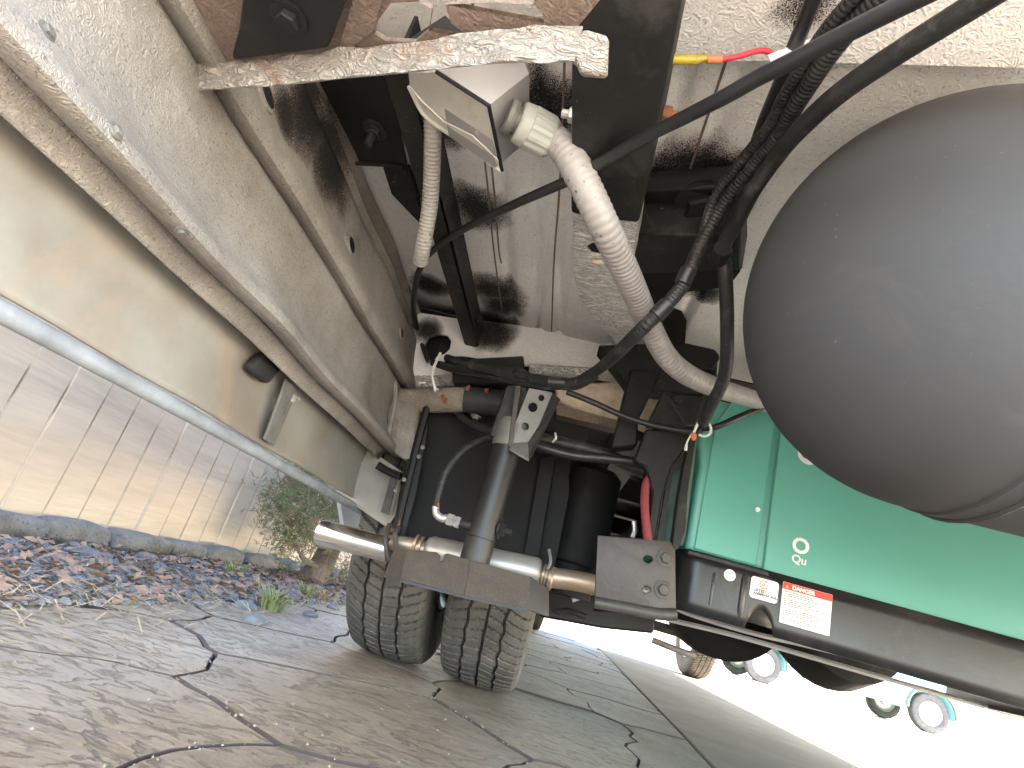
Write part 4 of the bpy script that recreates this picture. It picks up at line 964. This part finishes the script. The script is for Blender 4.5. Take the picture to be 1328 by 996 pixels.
for x, y0_, y1_, r in ((927, 737, 794, .003), (966, 744, 802, .0055)):
    a, b = G(x, y0_, YT), G(x, y1_, YT); b = Vector((a.x, a.y, b.z)); tube('pressed_rib', [a+Vector((0, .003, 0)), a+Vector((0, 0, -.01)), b+Vector((0, 0, .01)), b+Vector((0, .003, 0))], r, M['gbase'], ge, seg=14, sm=False)
fl = lathe('flange_bolt', G(946, 746, YT)+Vector((0, .002, 0)), G(946, 746, YT)+Vector((0, -1, 0)), [(0, .0095), (.003, .0095), (.004, .009), (.0045, .005), (.006, .0045)], M['white'], ge, seg=24)
# stickers
def rrect(x0, x1, z0, z1, r, y, n=5):
    o = []
    for cx, cz, a0 in ((x1-r, z1-r, 0), (x0+r, z1-r, 90), (x0+r, z0+r, 180), (x1-r, z0+r, 270)):
        for i in range(n+1):
            a = math.radians(a0+90*i/n); o.append(Vector((cx+r*math.cos(a), y, cz+r*math.sin(a))))
    return o
def text(s, x, z, size, m, par, y, bold=0, name='lettering'):
    cu = bpy.data.curves.new(name, 'FONT'); cu.body = s; cu.size = size; cu.extrude = .0001; cu.offset = bold; cu.resolution_u = 3
    o = bpy.data.objects.new(name, cu); COL.objects.link(o); bpy.context.view_layer.update()
    me = bpy.data.meshes.new_from_object(o.evaluated_get(bpy.context.evaluated_depsgraph_get())); COL.objects.unlink(o); bpy.data.objects.remove(o)
    me.materials.clear(); me.materials.append(m); t = bpy.data.objects.new(name, me); COL.objects.link(t)
    t.rotation_euler = (math.pi/2, 0, 0); t.parent = par; t.location = Vector((x, y, z))-wloc(par); return t
YS = YT-.0034
sa, sb_ = G(971, 777, YS), G(1011, 753, YS)
st1 = flat('listing_sticker', rrect(sa.x, sb_.x, sa.z+.004, G(974, 746, YS).z, .005, YS), 0, M['label'], ge, direction=(0, .001, 0))
sx, sz0, sz1 = sa.x, sa.z+.004, G(974, 746, YS).z
wS = sb_.x-sx; hS = sz1-sz0
text('LISTED', sx+wS*.12, sz0+hS*.34, .0062, M['ink'], st1, YS-.0004, .0002)
text('ANSI/RVIA EGS-1', sx+wS*.12, sz0+hS*.19, .0055, M['ink'], st1, YS-.0004, .0002)
rc_ = Vector((sx+wS*.47, YS-.0006, sz0+hS*.72))
tube('round_mark', [rc_+Vector((math.cos(a), 0, math.sin(a)))*.0062 for a in [.8+i*.45 for i in range(12)]], .0007, M['orange_ink'], st1, seg=6)
text('SA', rc_.x-.0038, rc_.z-.0022, .006, M['orange_ink'], st1, YS-.0004, .0001)
d0 = G(1016, 754, YS); d1 = G(1012, 807, YS); dw = .075
st2 = flat('danger_sticker', rrect(d0.x, d0.x+dw, d1.z, d0.z, .0008, YS), 0, M['label'], ge, direction=(0, .001, 0))
flat('red_band', rrect(d0.x+.0003, d0.x+dw-.0003, d0.z-.0105, d0.z-.0003, .0005, YS-.0004), 0, M['red_label'], st2, direction=(0, .0003, 0))
text('DANGER', d0.x+.014, d0.z-.0085, .0085, M['label'], st2, YS-.0007, .0003)
flat('warning_triangle', [Vector((d0.x+.0035, YS-.0007, d0.z-.0085)), Vector((d0.x+.0095, YS-.0007, d0.z-.0085)), Vector((d0.x+.0065, YS-.0007, d0.z-.0030))], 0, M['yellow'], st2, direction=(0, .0002, 0))
lz = d0.z-.0145; li = 0
V = []; F = []
while lz > d1.z+.004:
    if li % 5 != 3:
        x = d0.x+.003; xe = d0.x+dw-.004-(rnd.uniform(.0, .03))
        while x < xe:
            wl = rnd.uniform(.003, .009); k = len(V); V += [Vector((a, YS-.0006, b)) for a, b in ((x, lz), (min(x+wl, xe), lz), (min(x+wl, xe), lz+.0011), (x, lz+.0011))]; F.append((k, k+1, k+2, k+3)); x += wl+.0012
    lz -= .0028; li += 1
mk('fine_print', V, F, M['ink'], st2)
# door lettering and round badge
YD = YG-.0075
bc = G(1049, 589, YD)
bd_ = flat('round_badge', circ(bc, .0185, (1, 0, 0), (0, 0, 1), 32), 0, M['white'], ge, direction=(0, .0006, 0))
tube('badge_letter', [bc+Vector((-.0030, -.0006, 0))+Vector((math.cos(a)*.0085, 0, math.sin(a)*.0075)) for a in [.9+i*.45 for i in range(11)]], .0016, M['ink'], bd_, seg=6)
text('O', G(1026, 714, YD).x, G(1026, 714, YD).z, .034, M['white'], ge, YD-.0002, .001)
text('Qu', G(1026, 728, YD).x, G(1026, 728, YD).z, .018, M['white'], ge, YD-.0002, .0003)
# ------------------------------------------------------------------ bracket plate, red hose
bk = empty('mounting_bracket', P(825, 790, Y=.90), 'bent brown grey steel bracket plate with two holes between exhaust pipe and generator', 'bracket')
B_ = lambda x, y: P(x, y, Y=.90)
plt = flat('plate', [B_(775, 694), B_(870, 702), B_(876, 715), B_(877, 795), B_(850, 793), B_(771, 778)], 0, M['plate'], bk, direction=(0, .006, 0), bevel=.002, seg=2,
     holes=[[B_(*k) for k in ((834, 723), (839, 720), (846, 722), (847, 727), (841, 730), (835, 728))], [B_(*k) for k in ((833, 763), (837, 760), (843, 762), (844, 767), (838, 769), (834, 767))]])
a, b = B_(771, 781), B_(850, 796)
tube('curled_lip', [a, a.lerp(b, .5), b, B_(877, 797)], .0085, M['plate'], bk, seg=14)
bolt('bolt', B_(863, 724), (0, -1, 0), .0085, M['plate'], bk); bolt('bolt', B_(860, 765), (0, -1, 0), .0085, M['plate'], bk)
tag(tube('red_hose', pts_w([(853, 590, 1.02), (849, 610, 1.0), (839, 625, .99), (836, 645, .98), (837, 670, .97), (840, 700, .96), (842, 720, .96)]), .0072, M['redhose'], None, seg=14, n=12, ring=(.004, .0005)), 'dull red ribbed hose running down behind the steel bracket plate', 'hose')
tube('drain_clip', pts_w([(822, 676, 1.05), (823, 688, 1.05), (820, 697, 1.05)]), .004, M['silver'], mh, seg=8)
# ------------------------------------------------------------------ exhaust
ex = empty('exhaust_pipe', P(600, 725, Y=1.08), 'lateral exhaust pipe with grey muffler and polished tail tip', 'exhaust')
E_ = lambda x, y, yy=1.08: P(x, y, Y=yy)
a, b = E_(415, 690), E_(505, 713)
# open polished tip
T = (b-a); L = T.length
lathe('tail_tip', a, b, [(.03, .020), (.0, .0205), (-.0005, .0222), (.002, .0228), (L*.9, .0228), (L, .0228), (L, .018), (.03, .0195)], M['chrome'], ex, seg=40)
tube('pipe', [E_(500, 703), E_(528, 706), E_(552, 713)], .0135, M['exhaust'], ex, seg=20)
tube('hanger_loop', [E_(505, 680, 1.06), E_(500, 700, 1.045), E_(505, 726, 1.05), E_(515, 722, 1.06), E_(512, 694, 1.05), E_(518, 684, 1.06)], .0045, M['plate'], ex, seg=8)
for x, y in ((540, 706), (546, 709)): lathe('clamp_ring', E_(x-2, y-1), E_(x+4, y+1), [(0, .017), (.005, .018), (.006, .014)], M['exhaust'], ex, seg=20)
ma, mb = E_(551, 712), E_(702, 744)
Lm = (mb-ma).length
lathe('muffler', ma, mb, [(0, .014), (.004, .021), (.012, .0255), (Lm-.012, .0265), (Lm-.004, .023), (Lm, .014)], M['muffler'], ex, seg=40)
sp = []
da = (E_(716, 750)-E_(700, 744)); u_ = da.normalized(); n_ = u_.cross(Vector((0, 0, 1))).normalized(); m_ = u_.cross(n_)
for i in range(70):
    an = i/10*2*math.pi*.55; sp.append(E_(700, 744)+da*(i/70)+(n_*math.cos(an)+m_*math.sin(an))*.0175)
tube('clamp_spring', sp, .0022, M['exhaust'], ex, seg=6, sm=False)
tube('pipe', [E_(700, 744), E_(716, 750), E_(722, 751)], .013, M['exhaust'], ex, seg=20)
tube('pipe', [E_(716, 749), E_(745, 753), E_(778, 760), E_(810, 768)], .0175, M['exhaust'], ex, seg=28)
lathe('clamp_ring', E_(711, 749), E_(716, 750), [(0, .0205), (.005, .0215), (.008, .0185)], M['exhaust'], ex, seg=24)
tube('hanger_rod', [E_(712, 712, 1.06), E_(714, 728, 1.06), E_(710, 738, 1.06)], .003, M['bracket'], ex, seg=6)
# ------------------------------------------------------------------ levelling jack
YK = .97
J = lambda x, y, yy=YK: P(x, y, Y=yy)
jk = empty('levelling_jack', (J(620, 720).x, YK, .25), 'black hydraulic levelling jack with a wide sandy brown steel foot', 'jack')
ct, cbm = J(649, 570), J(617, 722)
ct = Vector((cbm.x, YK, ct.z)) if abs(ct.x-cbm.x) < .02 else ct
Lj = (ct-cbm).length
cy = lathe('cylinder', cbm-Vector((0, 0, .02)), ct, [(0, .0245), (.048, .0245), (.0485, .0238), (.0495, .0238), (.05, .0245), (Lj+.01, .0245)], M['cyl'], jk, seg=48)
lathe('collar', ct-Vector((0, 0, .012)), ct+Vector((0, 0, 1)), [(0, .0255), (.002, .0275), (.04, .0275), (.05, .024)], M['bracket'], jk, seg=40)
# mounting channel and perforated bracket above the cylinder
flat('mount_channel', [J(656, 500, .96), J(668, 498, .96), J(686, 503, .96), J(668, 575, .96), J(662, 580, .96), J(634, 565, .96), J(640, 548, .96)], 0, M['blackdust'], jk, direction=(0, .03, 0), bevel=.003)
flat('mount_fin', [J(668, 500, .94), J(676, 500, .94), J(664, 580, .94), J(659, 578, .94)], 0, M['plate'], jk, direction=(0, .03, 0), bevel=.001)
pb_ = [J(686, 503, .945), J(716, 509, .945), J(698, 552, .945), J(684, 574, .945), J(686, 597, .93), J(662, 582, .93), J(667, 552, .945)]
def jc(x, y, r): return [J(x+r*math.cos(a), y+r*1.05*math.sin(a), .945) for a in [i*math.pi/7 for i in range(14)]]
flat('perforated_bracket', [J(686, 503, .945), J(717, 509, .945), J(699, 552, .945), J(685, 574, .945), J(662, 575, .945), J(667, 552, .945)], 0, M['bracket'], jk, direction=(0, .004, 0), bevel=.0008,
     holes=[jc(691, 528, 6), jc(681, 553, 5), jc(702, 509.8+6, 4)])
flat('bracket_foot', [J(662, 575, .945), J(685, 574, .945), J(686, 597, .925), J(661, 582, .925)], .004, M['bracket'], jk, bevel=.001)
flat('bracket_side', [J(717, 509, .945), J(727, 518, .985), J(690, 592, .985), J(686, 596, .935), J(685, 574, .945), J(699, 552, .945)], .004, M['footdark'], jk)
# fittings and hydraulic hose
n1 = J(642, 683, .945); 
bolt('port_plug', Vector((cbm.x+.0245, YK, J(640, 684).z)), (1, -.1, 0), .011, M['blackdust'], jk, stick=.022)
port = Vector((cbm.x-.0235, YK-.005, J(604, 681).z))
lathe('port_neck', port+Vector((.004, 0, 0)), port-Vector((1, 0, 0)), [(0, .0085), (.012, .0085), (.0125, .007), (.022, .007)], M['blackdust'], jk, seg=16)
lathe('hose_nut', port-Vector((.016, 0, 0)), port-Vector((1, 0, -.05)), [(0, .0085), (.001, .0102), (.008, .0102), (.009, .008), (.011, .008), (.012, .0105), (.022, .0105), (.023, .008)], M['zinc'], jk, hexa=True)
e0 = port-Vector((.038, 0, -.002))
tube('elbow', [e0, J(573, 672, .965), J(566, 666, .965), J(565, 655, .965)], [.007, .0068, .0062, .006], M['zinc'], jk, seg=14)
tube('hydraulic_hose', [J(565, 657, .965), J(570, 636, .965), J(580, 609, .97), J(598, 587, .98), (J(618, 574, 1.0)), J(636, 568, 1.02)], .0066, M['harness'], jk, seg=12, n=10, ring=(.0035, .0004))
boulder('rust_patch', J(568, 655, .957), .003, .003, .004, M['rust'], jk)
tube('hydraulic_hose', [P(x, y, Y=yy) for x, y, yy in ((590, 530, 1.16), (602, 545, 1.12), (618, 553, 1.08), (640, 560, 1.02))], .0085, M['harness'], jk, seg=12, n=10, ring=(.0035, .0005))
# foot: folded tray with notch
YF = .93
Fp = lambda x, y, yy=YF: P(x, y, Y=yy)
ft = flat('foot_plate', [Fp(527, 713), Fp(566, 716), Fp(571, 720), Fp(569, 727), Fp(574, 728), Fp(576, 719), Fp(580, 717.5), Fp(610, 726), Fp(602, 772), Fp(519, 751)], 0, M['foot'], jk, direction=(0, .004, 0), bevel=.001)
yb = YF+.0; 
flat('foot_plate', [Fp(610, 726), Fp(688, 748, YF+.015), Fp(686, 791, YF+.015), Fp(602, 772)], .004, M['foot'], jk, bevel=.0005)
flat('foot_wing', [Fp(527, 713), Fp(512, 710, YF+.02), Fp(498, 745, YF+.02), Fp(519, 751)], .004, M['foot'], jk, bevel=.0005)
flat('foot_side', [Fp(688, 748, YF+.015), Fp(712, 763, YF+.13), Fp(712, 800, YF+.13), Fp(686, 791, YF+.015)], .004, M['footdark'], jk, bevel=.0005)
# underside of the foot, reaching back
bq = [Fp(498, 745, YF+.02), Fp(519, 751), Fp(602, 772), Fp(686, 791, YF+.015)]
flat('foot_base', bq+[bq[3]+Vector((.01, .10, .004)), bq[0]+Vector((-.0, .10, .004))], 0, M['footdark'], jk, direction=(0, 0, -.004))
lathe('foot_boss', cbm+Vector((0, 0, -.045)), cbm+Vector((0, 0, 1)), [(0, .03), (.03, .03), (.032, .0255)], M['cyl'], jk, seg=32)
# ------------------------------------------------------------------ distant teal car
cc = P(988, 886, Z=0); cd = cc.normalized()
car = empty('parked_car', cc, 'overexposed aqua car far off under the bright light, with one wheel in view', 'car')
yc = cc.y
def cbx(pts, d_, name, m, bev=.03): return flat(name, [Vector((cc.x+x, yc, z)) for x, z in pts], 0, m, car, direction=(0, d_, 0), bevel=bev, seg=2)
arch = [(.42*math.cos(a), .34+.42*math.sin(a)) for a in [math.pi*i/12 for i in range(13)]]
arch2 = [(3.0+x, z) for x, z in arch]
cbx([(-.95, .28), (-.42, .30)]+list(reversed(arch))[0:13]+[(.42, .30), (2.58, .30)]+list(reversed(arch2))+[(3.42, .3), (3.95, .32), (4.0, .75), (3.2, .95), (2.6, 1.0), (-.6, 1.0), (-1.0, .9)], 1.7, 'body', M['teal'])
cbx([(-.5, 1.0), (-.2, 1.45), (1.9, 1.45), (2.5, 1.0)], 1.6, 'cabin', M['glass'], .05)
for off in (0, 3.0):
    tube('arch_trim', [Vector((cc.x+off+x*1.02, yc-.01, z)) for x, z in arch], .03, M['trim'], car, seg=8)
for off in (0, 3.0):
    for dy in (.1, 1.6):
        r = bpy.data.objects.new('wheel', RM); COL.objects.link(r); r.parent = car; r.location = (off, dy, .33); r.rotation_euler = (0, 0, -math.pi/2); r.scale = (.9, .9, .9)
        t = bpy.data.objects.new('tyre', TM); COL.objects.link(t); t.parent = r
